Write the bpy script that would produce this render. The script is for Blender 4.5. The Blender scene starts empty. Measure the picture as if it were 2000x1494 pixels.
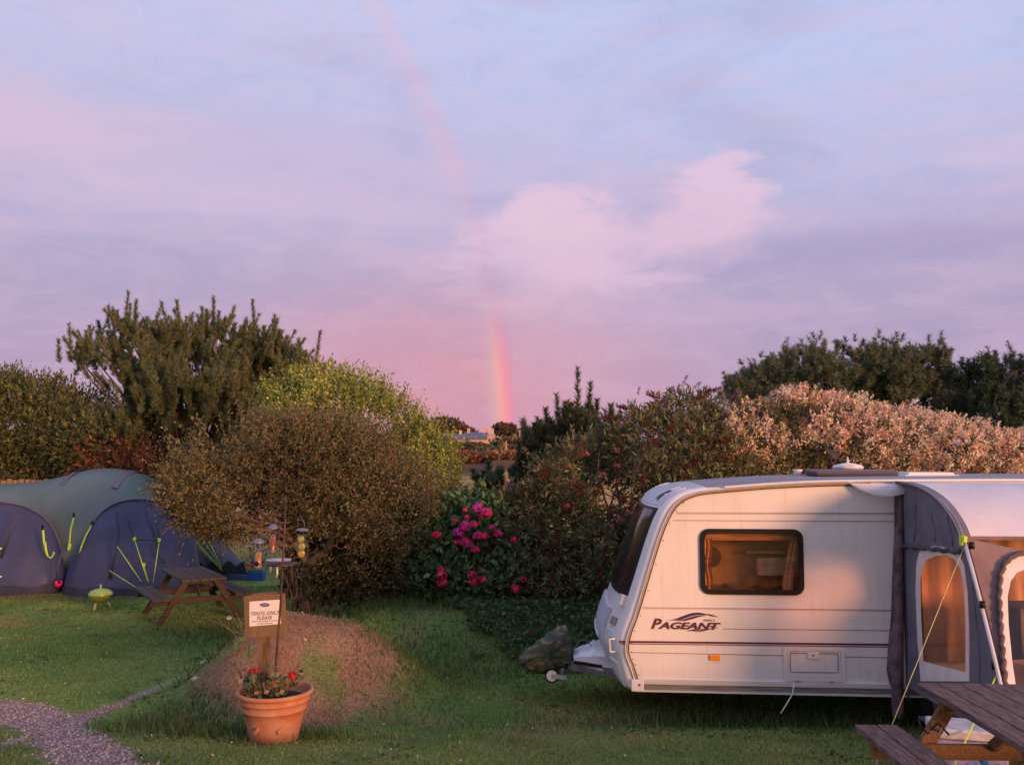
import bpy, bmesh, math, random
import numpy as np
from mathutils import Vector, Matrix
random.seed(7); RNG = np.random.default_rng(11)
S = bpy.context.scene; COL = S.collection
R = math.radians
# ---------------------------------------------------------------- camera
F = 1730.0; HC = 2.88; PITCH = math.atan((885-747)/F)
cam = bpy.data.cameras.new('camera'); cam.sensor_width = 36; cam.lens = 36*F/2000; cam.clip_end = 4000; cam.clip_start = .1
camo = bpy.data.objects.new('camera', cam); COL.objects.link(camo)
camo.location = (0, 0, HC); camo.rotation_euler = (math.pi/2+PITCH, 0, 0); S.camera = camo
# ---------------------------------------------------------------- light
SUN_AZ, SUN_EL = R(137.6), R(6.5)          # clockwise from the view direction (+Y)
sdir = Vector((math.sin(SUN_AZ)*math.cos(SUN_EL), math.cos(SUN_AZ)*math.cos(SUN_EL), math.sin(SUN_EL)))
sl = bpy.data.lights.new('sun', 'SUN'); sl.energy = 4.4; sl.color = (1.0, .475, .24); sl.angle = R(15)
so = bpy.data.objects.new('sun', sl); COL.objects.link(so); so.rotation_euler = (-sdir).to_track_quat('-Z', 'Y').to_euler()
S.view_settings.view_transform = 'Standard'; S.view_settings.look = 'None'; S.view_settings.exposure = .16; S.view_settings.gamma = 1
S.view_settings.use_curve_mapping = False
S.render.engine = 'CYCLES'; S.cycles.max_bounces = 6; S.cycles.diffuse_bounces = 3; S.cycles.transparent_max_bounces = 12
S.cycles.use_denoising = True

class NG:
    """small helper for shader graphs"""
    def __init__(s, tree): s.t = tree; s.n = tree.nodes; s.l = tree.links
    def new(s, typ, **kw):
        n = s.n.new(typ)
        for k, v in kw.items(): setattr(n, k, v)
        return n
    def put(s, sock, v):
        if hasattr(v, 'is_output'): s.l.new(v, sock)
        elif v is not None: sock.default_value = v
    def m(s, op, a, b=None, c=None, clamp=False):
        n = s.new('ShaderNodeMath', operation=op, use_clamp=clamp)
        for i, v in enumerate((a, b, c)):
            if v is not None: s.put(n.inputs[i], v)
        return n.outputs[0]
    def mr(s, v, a, b, c=0., d=1., smooth=True):
        n = s.new('ShaderNodeMapRange'); n.interpolation_type = 'SMOOTHSTEP' if smooth else 'LINEAR'; n.clamp = True
        s.put(n.inputs[0], v); s.put(n.inputs[1], a); s.put(n.inputs[2], b); s.put(n.inputs[3], c); s.put(n.inputs[4], d)
        return n.outputs[0]
    def mix(s, f, a, b, typ='MIX'):
        n = s.new('ShaderNodeMix', data_type='RGBA', blend_type=typ)
        def c(v): return (*v, 1) if isinstance(v, tuple) and len(v) == 3 else v
        s.put(n.inputs[0], f); s.put(n.inputs[6], c(a)); s.put(n.inputs[7], c(b))
        return n.outputs[2]
    def noise(s, vec, scale, detail=3, rough=.55, dist=0.):
        n = s.new('ShaderNodeTexNoise'); n.inputs['Scale'].default_value = scale; n.inputs['Detail'].default_value = detail
        n.inputs['Roughness'].default_value = rough; n.inputs['Distortion'].default_value = dist
        if vec is not None: s.l.new(vec, n.inputs['Vector'])
        return n.outputs[0]
    def ramp(s, f, stops, interp='EASE'):
        n = s.new('ShaderNodeValToRGB'); cr = n.color_ramp; cr.interpolation = interp
        while len(cr.elements) < len(stops): cr.elements.new(.5)
        for e, (p, c) in zip(cr.elements, stops): e.position = p; e.color = (*c, 1)
        s.put(n.inputs[0], f); return n.outputs[0]
def srgb(r, g, b):
    return tuple((c/255/12.92 if c/255 <= .04045 else ((c/255+.055)/1.055)**2.4) for c in (r, g, b))

# ---------------------------------------------------------------- sky
W = bpy.data.worlds.new('World'); S.world = W; W.use_nodes = True
g = NG(W.node_tree); g.n.clear()
tc = g.new('ShaderNodeTexCoord'); vec = tc.outputs['Generated']
sep = g.new('ShaderNodeSeparateXYZ'); g.l.new(vec, sep.inputs[0]); X, Y, Z = sep.outputs
az = g.m('ARCTAN2', X, Y); el = g.m('ARCSINE', Z)
AE = g.new('ShaderNodeCombineXYZ'); g.l.new(az, AE.inputs[0]); g.l.new(g.m('MULTIPLY', el, 2.6), AE.inputs[1]); AEv = AE.outputs[0]
elr = g.mr(el, -.02, .62, 0, 1, False)
base = g.ramp(elr, [(0, srgb(186,150,180)), (.13, srgb(190,160,190)), (.32, srgb(187,172,205)), (.5, srgb(194,189,225)), (.8, srgb(201,205,241)), (1, srgb(186,200,243))], 'LINEAR')
# bluer clear opening high on the right, duller violet low at both sides
blue = g.m('MULTIPLY', g.mr(el, .2, .5), g.mr(az, -.35, .35))
base = g.mix(g.m('MULTIPLY', blue, .6), base, srgb(188,208,250))
dull = g.m('MULTIPLY', g.mr(el, .30, .05), g.mr(g.m('ABSOLUTE', g.m('ADD', az, .02)), .15, .55))
base = g.mix(g.m('MULTIPLY', dull, .5), base, srgb(166,152,190))
# pink glow inside the bow near the horizon
ga = g.m('DIVIDE', g.m('ADD', az, .09), .20); ge = g.m('DIVIDE', g.m('SUBTRACT', el, .055), .105)
glow = g.m('EXPONENT', g.m('MULTIPLY', g.m('ADD', g.m('MULTIPLY', ga, ga), g.m('MULTIPLY', ge, ge)), -1.))
base = g.mix(g.m('MULTIPLY', glow, .9), base, srgb(222,156,172))
# soft layered cloud
n1 = g.noise(AEv, 3.2, 6, .5, .4); n2 = g.noise(AEv, 7.5, 5, .55, .3)
st = g.new('ShaderNodeMapping'); g.l.new(AEv, st.inputs[0]); st.inputs['Scale'].default_value = (1., 2.6, 1.); st.inputs['Rotation'].default_value = (0, 0, R(9)); st.inputs['Location'].default_value = (2.3, .7, 0)
n3 = g.noise(st.outputs[0], 2.6, 5, .52, .5)
c1 = g.mr(n3, .45, .66); c1 = g.m('MULTIPLY', c1, .42)
col = g.mix(c1, base, g.ramp(elr, [(0, srgb(212,168,190)), (.3, srgb(218,188,214)), (1, srgb(212,205,236))], 'LINEAR'))
dk = g.m('MULTIPLY', g.mr(n1, .54, .36), .5)
col = g.mix(dk, col, g.ramp(elr, [(0, srgb(172,142,176)), (.4, srgb(176,168,206)), (1, srgb(182,188,228))], 'LINEAR'))
def clump(a0, e0, ra, re, amt, color, lo=.15, hi=.55, prev=None, nn=n2, wob=.9):
    a = g.m('DIVIDE', g.m('SUBTRACT', az, a0), ra); e = g.m('DIVIDE', g.m('SUBTRACT', el, e0), re)
    d = g.m('SQRT', g.m('ADD', g.m('MULTIPLY', a, a), g.m('MULTIPLY', e, e)))
    v = g.m('SUBTRACT', g.m('ADD', g.m('SUBTRACT', 1.0, d), g.m('MULTIPLY', g.m('SUBTRACT', nn, .5), wob*2)), 0.)
    return g.mix(g.m('MULTIPLY', g.mr(v, lo, hi), amt), prev, color)
pk = srgb(228,196,220)
n5 = g.noise(AEv, 11, 6, .6, .5)
fine = g.noise(AEv, 16, 8, .62, .6); col = g.mix(g.m('MULTIPLY', g.mr(fine, .42, .68), .24), col, srgb(214,190,214)); col = g.mix(g.m('MULTIPLY', g.mr(fine, .52, .28), .18), col, srgb(172,164,200))
col = clump(-.32, .30, .50, .075, .45, srgb(210,188,218), 0, .8, col, n1)
col = clump(-.30, .27, .42, .035, .4, srgb(220,194,222), 0, .8, col, n2, .5)
col = clump(-.52, .31, .17, .07, .7, srgb(218,194,218), 0, .8, col)
col = clump(-.47, .45, .08, .06, .35, srgb(216,198,226), 0, .8, col)
col = clump(.06, .225, .17, .095, .75, pk, .0, .75, col, n5, .95)
col = clump(.055, .262, .085, .040, .7, srgb(234,202,224), .0, .6, col, n5, 1.1)
col = clump(.13, .235, .17, .06, .6, pk, .05, .6, col, n5, .7)
col = clump(.235, .285, .062, .062, .85, srgb(232,202,226), .1, .65, col, n5, 1.0)
col = clump(.21, .245, .10, .055, .7, srgb(226,194,218), .0, .6, col, n5, .7)
col = clump(.06, .13, .13, .09, .4, srgb(214,176,200), 0, .9, col, n1)
col = clump(.36, .21, .28, .03, .5, srgb(170,160,200), 0, .7, col, n2)
col = clump(.54, .295, .13, .022, .5, srgb(216,196,224), 0, .7, col, n2)
col = clump(.20, .155, .30, .018, .45, srgb(206,178,208), 0, .8, col, n2)
col = clump(.50, .10, .08, .03, .45, srgb(205,178,208), 0, .7, col, n5)
col = g.mix(g.m('MULTIPLY', glow, .42), col, srgb(224,152,168))
# rainbow: rings round the antisolar point
anti = (-sdir).normalized()
anti = Vector((-math.sin(SUN_AZ), -math.cos(SUN_AZ), 0.0)).normalized()
dp = g.new('ShaderNodeVectorMath', operation='DOT_PRODUCT'); g.l.new(vec, dp.inputs[0]); dp.inputs[1].default_value = anti
ang = g.m('MULTIPLY', g.m('ARCCOSINE', dp.outputs['Value']), 180/math.pi)
rb = g.mr(ang, 40.5, 42.9, 0, 1, False)
rcol = g.ramp(rb, [(0, srgb(222,158,178)), (.30, srgb(222,180,178)), (.5, srgb(252,176,160)), (.68, srgb(255,148,160)), (.84, srgb(242,140,172)), (1, srgb(206,152,184))], 'LINEAR')
rw = g.ramp(rb, [(0, (0,0,0)), (.25, (.35,)*3), (.5, (.9,)*3), (.72, (1,)*3), (.86, (.55,)*3), (1, (0,0,0))], 'LINEAR')
low = g.mr(el, .185, .07); lowv = g.m('MAXIMUM', g.m('MULTIPLY', low, .8), .06)
hi_ = g.m('MULTIPLY', g.m('MULTIPLY', g.mr(el, .235, .33), g.mr(el, .85, .36)), .24)
colr = g.mix(g.m('MULTIPLY', rw, lowv), col, rcol)
colr = g.mix(g.m('MULTIPLY', rw, hi_), colr, srgb(234,190,216))
rb2 = g.m('DIVIDE', g.m('SUBTRACT', ang, 51.8), 1.2); rw2 = g.m('EXPONENT', g.m('MULTIPLY', g.m('MULTIPLY', rb2, rb2), -1.))
colr = g.mix(g.m('MULTIPLY', g.m('MULTIPLY', rw2, g.mr(el, .16, .02)), .25), colr, srgb(222,150,172))
# sunset side of the same sky
ds = g.new('ShaderNodeVectorMath', operation='DOT_PRODUCT'); g.l.new(vec, ds.inputs[0]); ds.inputs[1].default_value = sdir
sunny = g.mr(ds.outputs['Value'], .2, 1.0); sunny = g.m('MULTIPLY', sunny, g.mr(el, .6, .0))
colr = g.mix(g.m('MULTIPLY', sunny, .8), colr, (1.15, .52, .26))
colr = g.mix(g.mr(el, 0, -.06), colr, (.05, .05, .05))
sky = g.new('ShaderNodeTexSky', sky_type='NISHITA'); sky.sun_disc = False; sky.sun_elevation = SUN_EL; sky.sun_rotation = SUN_AZ
sc10 = g.new('ShaderNodeVectorMath', operation='SCALE'); g.l.new(colr, sc10.inputs[0]); sc10.inputs['Scale'].default_value = 9.0
fin = g.mix(.96, sky.outputs[0], sc10.outputs[0])
bg = g.new('ShaderNodeBackground'); g.l.new(fin, bg.inputs[0]); bg.inputs[1].default_value = .1
wo = g.new('ShaderNodeOutputWorld'); g.l.new(bg.outputs[0], wo.inputs[0])

# ---------------------------------------------------------------- pixel helpers (photo pixel -> point of the place)
CP, SP = math.cos(PITCH), math.sin(PITCH)
def ray(px, py):
    a = (px-1000)/F; b = (747-py)/F
    return Vector((a, CP-b*SP, SP+b*CP))
def at(px, py, Yd):
    d = ray(px, py); return Vector((0, 0, HC)) + d*(Yd/d.y)
def onz(px, py, z):
    d = ray(px, py); return Vector((0, 0, HC)) + d*((z-HC)/d.z)
def onx(px, py, x):
    d = ray(px, py); return Vector((0, 0, HC)) + d*(x/d.x)
def sstep(x, a, b):
    t = np.clip((np.asarray(x, float)-a)/(b-a), 0, 1); return t*t*(3-2*t)
def wob(x, y, s, seed=0):
    r = np.random.default_rng(seed); o = 0
    for k in range(5):
        a, p, q = r.uniform(0, 6.28), r.uniform(0, 6.28), r.uniform(.6, 1.7)
        o = o + np.sin((np.cos(a)*x+np.sin(a)*y)*s*q+p)
    return o/5
def gz(x, y):
    x = np.asarray(x, float); y = np.asarray(y, float)
    s = np.clip(9.8-y, 0, None); z = np.where(s < 3.2, .16*s*np.clip(s/.8, 0, 1)**.5, .512+.04*np.clip(s-3.2, 0, 12))
    z = z+.80*np.exp(-(((x+2.4)/1.08)**2+((y-11.2)/1.05)**2)**1.5)*(1+.14*wob(x, y, 3.2, 3))+.34*np.exp(-(((x+3.15)/.75)**2+((y-10.5)/.85)**2)**1.3)
    z = z+(.022*wob(x, y, 13, 4)+.014*wob(x, y, 24, 7))*np.exp(-(((x+2.5)/1.2)**2+((y-10.9)/1.2)**2)**2)
    z = z+.5*sstep(y, 11.9, 13.7)*sstep(x, -3.6, -1.9)*(1-sstep(x, 2.2, 5.))
    z = z+np.clip(y-26, 0, None)*.0205+1.2*sstep(y, 60, 95)*np.sin(x*.02)*.4
    z = z+.022*wob(x, y, .9, 1)*sstep(y, 4, 8)+.012*wob(x, y, 4., 2)
    z = z+sstep(y, 30, 60)*.35*wob(x, y, .12, 5)
    return z
def G(px, py, y0=4.5, y1=60):
    d = ray(px, py); last = None
    for yy in np.linspace(y0, y1, 1500):
        p = Vector((0, 0, HC))+d*(yy/d.y)
        if p.z <= float(gz(p.x, p.y)): return Vector((p.x, p.y, float(gz(p.x, p.y))))
    return Vector((d.x*y1, y1, float(gz(d.x*y1, y1))))

# ---------------------------------------------------------------- object helpers
def tag(o, label=None, cat=None, group=None, kind=None):
    if label: o['label'] = label
    if cat: o['category'] = cat
    if group: o['group'] = group
    if kind: o['kind'] = kind
    return o
def empty(name, loc, label=None, cat=None, group=None, rz=0.):
    o = bpy.data.objects.new(name, None); COL.objects.link(o); o.location = loc; o.rotation_euler = (0, 0, rz); o.empty_display_size = .2
    return tag(o, label, cat, group)
def link(name, me, mat=None, parent=None):
    o = bpy.data.objects.new(name, me); COL.objects.link(o)
    if mat is not None and not me.materials: me.materials.append(mat)
    if parent is not None: o.parent = parent
    return o
def mesh_np(name, V, Fc, col=None, smooth=False):
    """V (n,3), Fc (m,k), col (n,3)"""
    V = np.asarray(V, np.float32); Fc = np.asarray(Fc, np.int32); m, k = Fc.shape
    me = bpy.data.meshes.new(name); me.vertices.add(len(V)); me.vertices.foreach_set('co', V.ravel())
    me.loops.add(m*k); me.loops.foreach_set('vertex_index', Fc.ravel()); me.polygons.add(m)
    me.polygons.foreach_set('loop_start', np.arange(0, m*k, k, dtype=np.int32))
    if smooth: me.polygons.foreach_set('use_smooth', np.ones(m, bool))
    me.update(calc_edges=True)
    if col is not None:
        a = me.attributes.new('col', 'FLOAT_COLOR', 'POINT'); a.data.foreach_set('color', np.concatenate([col, np.ones((len(col), 1))], 1).astype(np.float32).ravel())
    return me
class MB:
    """collects shapes into one mesh"""
    def __init__(s): s.v = []; s.f = []; s.sm = []
    def add(s, V, Fs, M=None, smooth=False):
        o = len(s.v)
        for p in V: s.v.append(tuple(M @ Vector(p)) if M is not None else tuple(p))
        for q in Fs: s.f.append(tuple(i+o for i in q)); s.sm.append(smooth)
        return s
    def box(s, c, d, M=None, rot=None):
        x, y, z = (e/2 for e in d); V = [(-x,-y,-z),(x,-y,-z),(x,y,-z),(-x,y,-z),(-x,-y,z),(x,-y,z),(x,y,z),(-x,y,z)]
        if rot is not None: V = [rot @ Vector(p) for p in V]
        V = [(p[0]+c[0], p[1]+c[1], p[2]+c[2]) for p in V]
        return s.add(V, [(0,3,2,1),(4,5,6,7),(0,1,5,4),(1,2,6,5),(2,3,7,6),(3,0,4,7)], M)
    def bar(s, a, b, w, h, up=(0,0,1)):
        a = Vector(a); b = Vector(b); d = (b-a); L = d.length; d = d/L; u = Vector(up); sd = d.cross(u)
        if sd.length < 1e-4: sd = d.cross(Vector((1,0,0)))
        sd.normalize(); u = sd.cross(d); V = []
        for p in (a, b):
            for i, j in ((-1,-1),(1,-1),(1,1),(-1,1)): V.append(p+sd*(i*w/2)+u*(j*h/2))
        return s.add(V, [(0,3,2,1),(4,5,6,7),(0,1,5,4),(1,2,6,5),(2,3,7,6),(3,0,4,7)])
    def tube(s, pts, rad, n=6, cap=True):
        pts = [Vector(p) for p in pts]; m = len(pts); rs = rad if hasattr(rad, '__len__') else [rad]*m; V = []; ref = None
        for i, p in enumerate(pts):
            t = (pts[min(i+1, m-1)]-pts[max(i-1, 0)])
            t = t.normalized() if t.length > 1e-9 else Vector((0,0,1))
            if ref is None: ref = t.orthogonal().normalized()
            ref = (ref-t*ref.dot(t)); ref = ref.normalized() if ref.length > 1e-6 else t.orthogonal().normalized()
            bn = t.cross(ref)
            for k in range(n):
                a = 2*math.pi*k/n; V.append(p+(ref*math.cos(a)+bn*math.sin(a))*rs[i])
        Fs = [(i*n+k, i*n+(k+1)%n, (i+1)*n+(k+1)%n, (i+1)*n+k) for i in range(m-1) for k in range(n)]
        if cap: Fs += [tuple(range(n))[::-1], tuple((m-1)*n+k for k in range(n))]
        return s.add(V, Fs, smooth=True)
    def lathe(s, prof, n=32, c=(0,0,0), M=None):
        m = len(prof); V = [(c[0]+r*math.cos(2*math.pi*k/n), c[1]+r*math.sin(2*math.pi*k/n), c[2]+z) for r, z in prof for k in range(n)]
        return s.add(V, [(i*n+k, i*n+(k+1)%n, (i+1)*n+(k+1)%n, (i+1)*n+k) for i in range(m-1) for k in range(n)], M, True)
    def prism(s, poly, thick, M=None):
        n = len(poly); V = [(p[0], p[1], 0) for p in poly]+[(p[0], p[1], thick) for p in poly]
        return s.add(V, [tuple(range(n))[::-1], tuple(range(n, 2*n))]+[(i, (i+1)%n, n+(i+1)%n, n+i) for i in range(n)], M)
    def grid(s, P, smooth=True, close=False):
        a = len(P); b = len(P[0]); V = [p for r in P for p in r]
        return s.add(V, [(i*b+j, i*b+j+1, (i+1)*b+j+1, (i+1)*b+j) for i in range(a-1) for j in range(b-1)], None, smooth)
    def build(s, name, mat=None, parent=None, bevel=0):
        me = bpy.data.meshes.new(name); me.from_pydata(s.v, [], s.f); me.polygons.foreach_set('use_smooth', s.sm); me.update()
        o = link(name, me, mat, parent)
        if bevel: b = o.modifiers.new('bevel', 'BEVEL'); b.width = bevel; b.segments = 2; b.limit_method = 'ANGLE'
        return o

# ---------------------------------------------------------------- materials
def mat(name, color, rough=.7, var=.15, scale=8., bump=.15, metal=0., spec=.5, detail=4, bscale=None, stretch=None, mix2=None, coat=0., trans=0., backface=0.):
    m = bpy.data.materials.new(name); m.use_nodes = True; h = NG(m.node_tree); b = h.n['Principled BSDF']
    t = h.new('ShaderNodeTexCoord').outputs['Object']
    if stretch: mp = h.new('ShaderNodeMapping'); h.l.new(t, mp.inputs[0]); mp.inputs['Scale'].default_value = stretch; t = mp.outputs[0]
    n = h.noise(t, scale, detail, .6)
    c2 = mix2 if mix2 else tuple(c*(1-2*var) for c in color)
    c1 = color if mix2 else tuple(min(1, c*(1+var)) for c in color)
    cc = h.mix(h.mr(n, .3, .7), c1, c2); h.l.new(cc, b.inputs['Base Color'])
    h.put(b.inputs['Roughness'], h.mr(n, .2, .8, max(0, rough-.08), min(1, rough+.08), False)); b.inputs['Metallic'].default_value = metal
    b.inputs['Specular IOR Level'].default_value = spec; b.inputs['Coat Weight'].default_value = coat
    if bump:
        bn = h.new('ShaderNodeBump'); bn.inputs['Strength'].default_value = bump; bn.inputs['Distance'].default_value = .02
        h.l.new(h.noise(t, bscale or scale*4, 4, .6), bn.inputs['Height']); h.l.new(bn.outputs[0], b.inputs['Normal'])
    if trans:
        tr = h.new('ShaderNodeBsdfTranslucent'); h.l.new(cc, tr.inputs[0]); ms = h.new('ShaderNodeMixShader'); ms.inputs[0].default_value = trans
        h.l.new(b.outputs[0], ms.inputs[1]); h.l.new(tr.outputs[0], ms.inputs[2]); h.l.new(ms.outputs[0], h.n['Material Output'].inputs[0])
    return m
def leafmat(name, rough=.6, trans=.3):
    m = bpy.data.materials.new(name); m.use_nodes = True; h = NG(m.node_tree); b = h.n['Principled BSDF']
    a = h.new('ShaderNodeAttribute', attribute_name='col').outputs['Color']
    h.l.new(a, b.inputs['Base Color']); b.inputs['Roughness'].default_value = rough; b.inputs['Specular IOR Level'].default_value = .3
    tr = h.new('ShaderNodeBsdfTranslucent'); h.l.new(a, tr.inputs[0]); ms = h.new('ShaderNodeMixShader'); ms.inputs[0].default_value = trans
    h.l.new(b.outputs[0], ms.inputs[1]); h.l.new(tr.outputs[0], ms.inputs[2]); h.l.new(ms.outputs[0], h.n['Material Output'].inputs[0])
    return m
LEAF = leafmat('leaf'); PETAL = leafmat('petal', .7, .35)
BARK = mat('bark', (.16,.10,.07), .9, .3, 12, .5); BARK2 = mat('pale_bark', (.17,.115,.085), .9, .25, 12, .5)
def plain(name, c, rough=.5, **k): return mat(name, c, rough, **k)
# ================================================================ ground
def ground():
    xs = np.concatenate([np.array([-900,-500,-300,-200,-140,-100,-75,-55,-42,-32,-25,-20,-17]), np.arange(-15, 9, .11), np.array([10,12,15,20,27,36,50,70,100,150,220,350,600,900])])
    ys = np.concatenate([np.array([-400,-200,-100,-50,-25,-12,-5,0,2,4]), np.arange(5, 20.5, .1), np.arange(21, 32, 1.), np.geomspace(34, 1500, 60)])
    XX, YY = np.meshgrid(xs, ys); ZZ = gz(XX, YY)
    # far skyline: gentle rise then level
    ZZ = np.where(YY > 420, gz(XX, np.full_like(YY, 420.)), ZZ)
    a, b = XX.shape; V = np.stack([XX.ravel(), YY.ravel(), ZZ.ravel()], 1)
    i = np.arange(a-1)[:, None]*b+np.arange(b-1)[None]; i = i.ravel()
    Fc = np.stack([i, i+1, i+1+b, i+b], 1)
    col, _ = gcol(V[:, 0], V[:, 1], RNG)
    me = mesh_np('ground', V, Fc, col, True)
    m = bpy.data.materials.new('turf'); m.use_nodes = True; h = NG(m.node_tree); bs = h.n['Principled BSDF']
    A = h.new('ShaderNodeAttribute', attribute_name='col').outputs['Color']; t = h.new('ShaderNodeTexCoord').outputs['Object']
    n = h.noise(t, 30, 5, .65); c = h.mix(1., A, h.ramp(n, [(.25, (.45,)*3), (.75, (1.5,)*3)], 'LINEAR'), 'MULTIPLY')
    h.l.new(c, bs.inputs['Base Color']); bs.inputs['Roughness'].default_value = .95; bs.inputs['Specular IOR Level'].default_value = .1
    bn = h.new('ShaderNodeBump'); bn.inputs['Strength'].default_value = .8; bn.inputs['Distance'].default_value = .03; h.l.new(h.noise(t, 60, 5, .7), bn.inputs['Height']); h.l.new(bn.outputs[0], bs.inputs['Normal'])
    o = link('ground', me, m); tag(o, 'mown grass lawn with a bare dry mound rolling back to the fields', kind='structure')
# the path as segments on the ground (metres), with half widths
PATH = []
def pathseg(pts):
    q = [(G(px, py), w) for px, py, w in pts]
    for (a, wa), (b, wb) in zip(q, q[1:]): PATH.append((a.x, a.y, wa, b.x, b.y, wb))
pathseg([(-260,1375,.42), (-60,1385,.42), (60,1398,.32), (105,1425,.26), (145,1450,.30), (190,1490,.28), (240,1530,.32), (420,1600,.5), (520,1700,.5)])
pathseg([(110,1425,.12), (170,1400,.10), (230,1378,.05), (300,1345,.03), (385,1312,.02)])
pathseg([(-100,1470,.05), (0,1455,.06), (60,1440,.10), (110,1430,.16)])
def pathd(x, y):
    best = np.full(np.shape(x), 9.)
    for ax, ay, wa, bx, by, wb in PATH:
        dx, dy = bx-ax, by-ay; t = np.clip(((x-ax)*dx+(y-ay)*dy)/(dx*dx+dy*dy), 0, 1)
        best = np.minimum(best, np.hypot(x-ax-t*dx, y-ay-t*dy)-(wa+(wb-wa)*t))
    return best+.07*wob(x, y, 9, 8)+.05*wob(x, y, 23, 9)
def dryness(x, y):
    r = np.sqrt(((x+2.5)/1.08)**2+((y-10.8)/1.2)**2)
    d = 1-sstep(r+.28*wob(x, y, 2.6, 21)+.22*wob(x, y, 7, 22), .85, 1.5)
    gr = sstep(wob(x, y, 6., 23)+.7*wob(x, y, 15, 24), .15, .6)*.7   # green patches growing through
    return d*(1-gr*sstep(r, .15, .5))
def gcol(x, y, rng):
    x = np.asarray(x, float); y = np.asarray(y, float); n = len(x)
    A = np.array; w1 = wob(x, y, .8, 31)+.7*wob(x, y, 2.9, 32); w1 = sstep(w1, -.8, .9)[:, None]
    c = A([.120,.215,.055])*(1-w1)+A([.225,.295,.080])*w1
    w2 = sstep(wob(x, y, 1.1, 33)+.6*wob(x, y, 4.1, 34), .15, .9)[:, None]; c = c*(1-.7*w2)+A([.27,.22,.10])*.7*w2; w3 = sstep(wob(x, y, 6.5, 37)+.7*wob(x, y, 13, 38), .3, .9)[:, None]; c = c*(1-.35*w3)+A([.05,.09,.03])*.35*w3
    yb = sstep(y, 9.6, 7.6)[:, None] if False else (1-sstep(y, 7.8, 9.8))[:, None]; c = c*(1-.35*yb)+A([.20,.185,.07])*.35*yb  # yellower turf towards the near end
    d = dryness(x, y)[:, None]; dc = A([.27,.165,.105])+A([.08,.06,.04])*wob(x, y, 6, 35)[:, None]; c = c*(1-d)+dc*d
    tt = np.exp(-((y-18.4)/.5)**2)*sstep(x, -6, -8.5)*0+np.exp(-((y-18.2)/.45)**2)*(1-sstep(x, -8.2, -7)); tt = tt[:, None]*.8; c = c*(1-tt)+A([.17,.12,.06])*tt
    # bank: ivy-dark soil
    iv = (sstep(y, 11.9, 12.6)*sstep(x, -1.4, -.4)*(1-sstep(x, 6, 9)))[:, None]*.35; iv = iv*(y < 25)[:, None]; c = c*(1-iv)+A([.022,.036,.015])*iv
    p = pathd(x, y); pw = (1-sstep(p, -.05, .05))[:, None]; c = c*(1-pw)+A([.36,.265,.25])*pw
    # open country beyond the garden
    f = sstep(y, 22, 30)[:, None]; fc = A([.52,.31,.11])*np.ones((n, 1)); ff = sstep(y+10*wob(x, y, .1, 41), 62, 80)[:, None]; fc = fc*(1-ff)+A([.145,.07,.038])*ff
    fg = sstep(y+25*wob(x, y, .03, 42), 120, 160)[:, None]; fc = fc*(1-fg)+A([.07,.065,.03])*fg; c = c*(1-f)+fc*f
    return c, p
ground()

# ================================================================ scatter helpers
def unit(a): return a/np.maximum(np.linalg.norm(a, axis=1, keepdims=True), 1e-9)
def n3(P, s, seed=0):
    r = np.random.default_rng(seed); o = np.zeros(len(P))
    for k in range(7):
        d = r.normal(size=3); d /= np.linalg.norm(d); o += np.sin(P@d*s*r.uniform(.6, 1.8)+r.uniform(0, 6.28))
    return o/7*1.6
def leaves(P, D, L, Wd, C, rng, fold=.0):
    """diamond leaves: P base, D direction, L length, Wd width (arrays), C colour"""
    n = len(P); D = unit(D); s = unit(np.cross(D, rng.normal(size=(n, 3)))); L = np.broadcast_to(L, n)[:, None]; Wd = np.broadcast_to(Wd, n)[:, None]
    V = np.empty((n, 4, 3)); V[:, 0] = P; V[:, 1] = P+D*L*.45+s*Wd*.5; V[:, 2] = P+D*L; V[:, 3] = P+D*L*.45-s*Wd*.5
    i = np.arange(n)[:, None]*4; return V.reshape(-1, 3), i+np.array([[0,1,2,3]]), np.repeat(C, 4, 0)
def blades(P, D, L, Wd, C, rng):
    n = len(P); D = unit(D); s = unit(np.cross(D, rng.normal(size=(n, 3)))); L = np.broadcast_to(L, n)[:, None]; Wd = np.broadcast_to(Wd, n)[:, None]
    V = np.empty((n, 3, 3)); V[:, 0] = P-s*Wd*.5; V[:, 1] = P+s*Wd*.5; V[:, 2] = P+D*L
    i = np.arange(n)[:, None]*3; return V.reshape(-1, 3), i+np.array([[0,1,2]]), np.repeat(C, 3, 0)
def pick(cols, n, rng, w=None, jit=.18):
    cols = np.array(cols, float); k = rng.choice(len(cols), n, p=w); return np.clip(cols[k]*(1+rng.normal(0, jit, (n, 1)))*(1+rng.normal(0, .06, (n, 3))), .003, 1)
def E(px, py, Yd, rx, ry, rd):
    c = at(px, py, Yd); k = Yd/F; return (c.x, c.y, c.z, rx*k, rd, ry*k)
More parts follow.
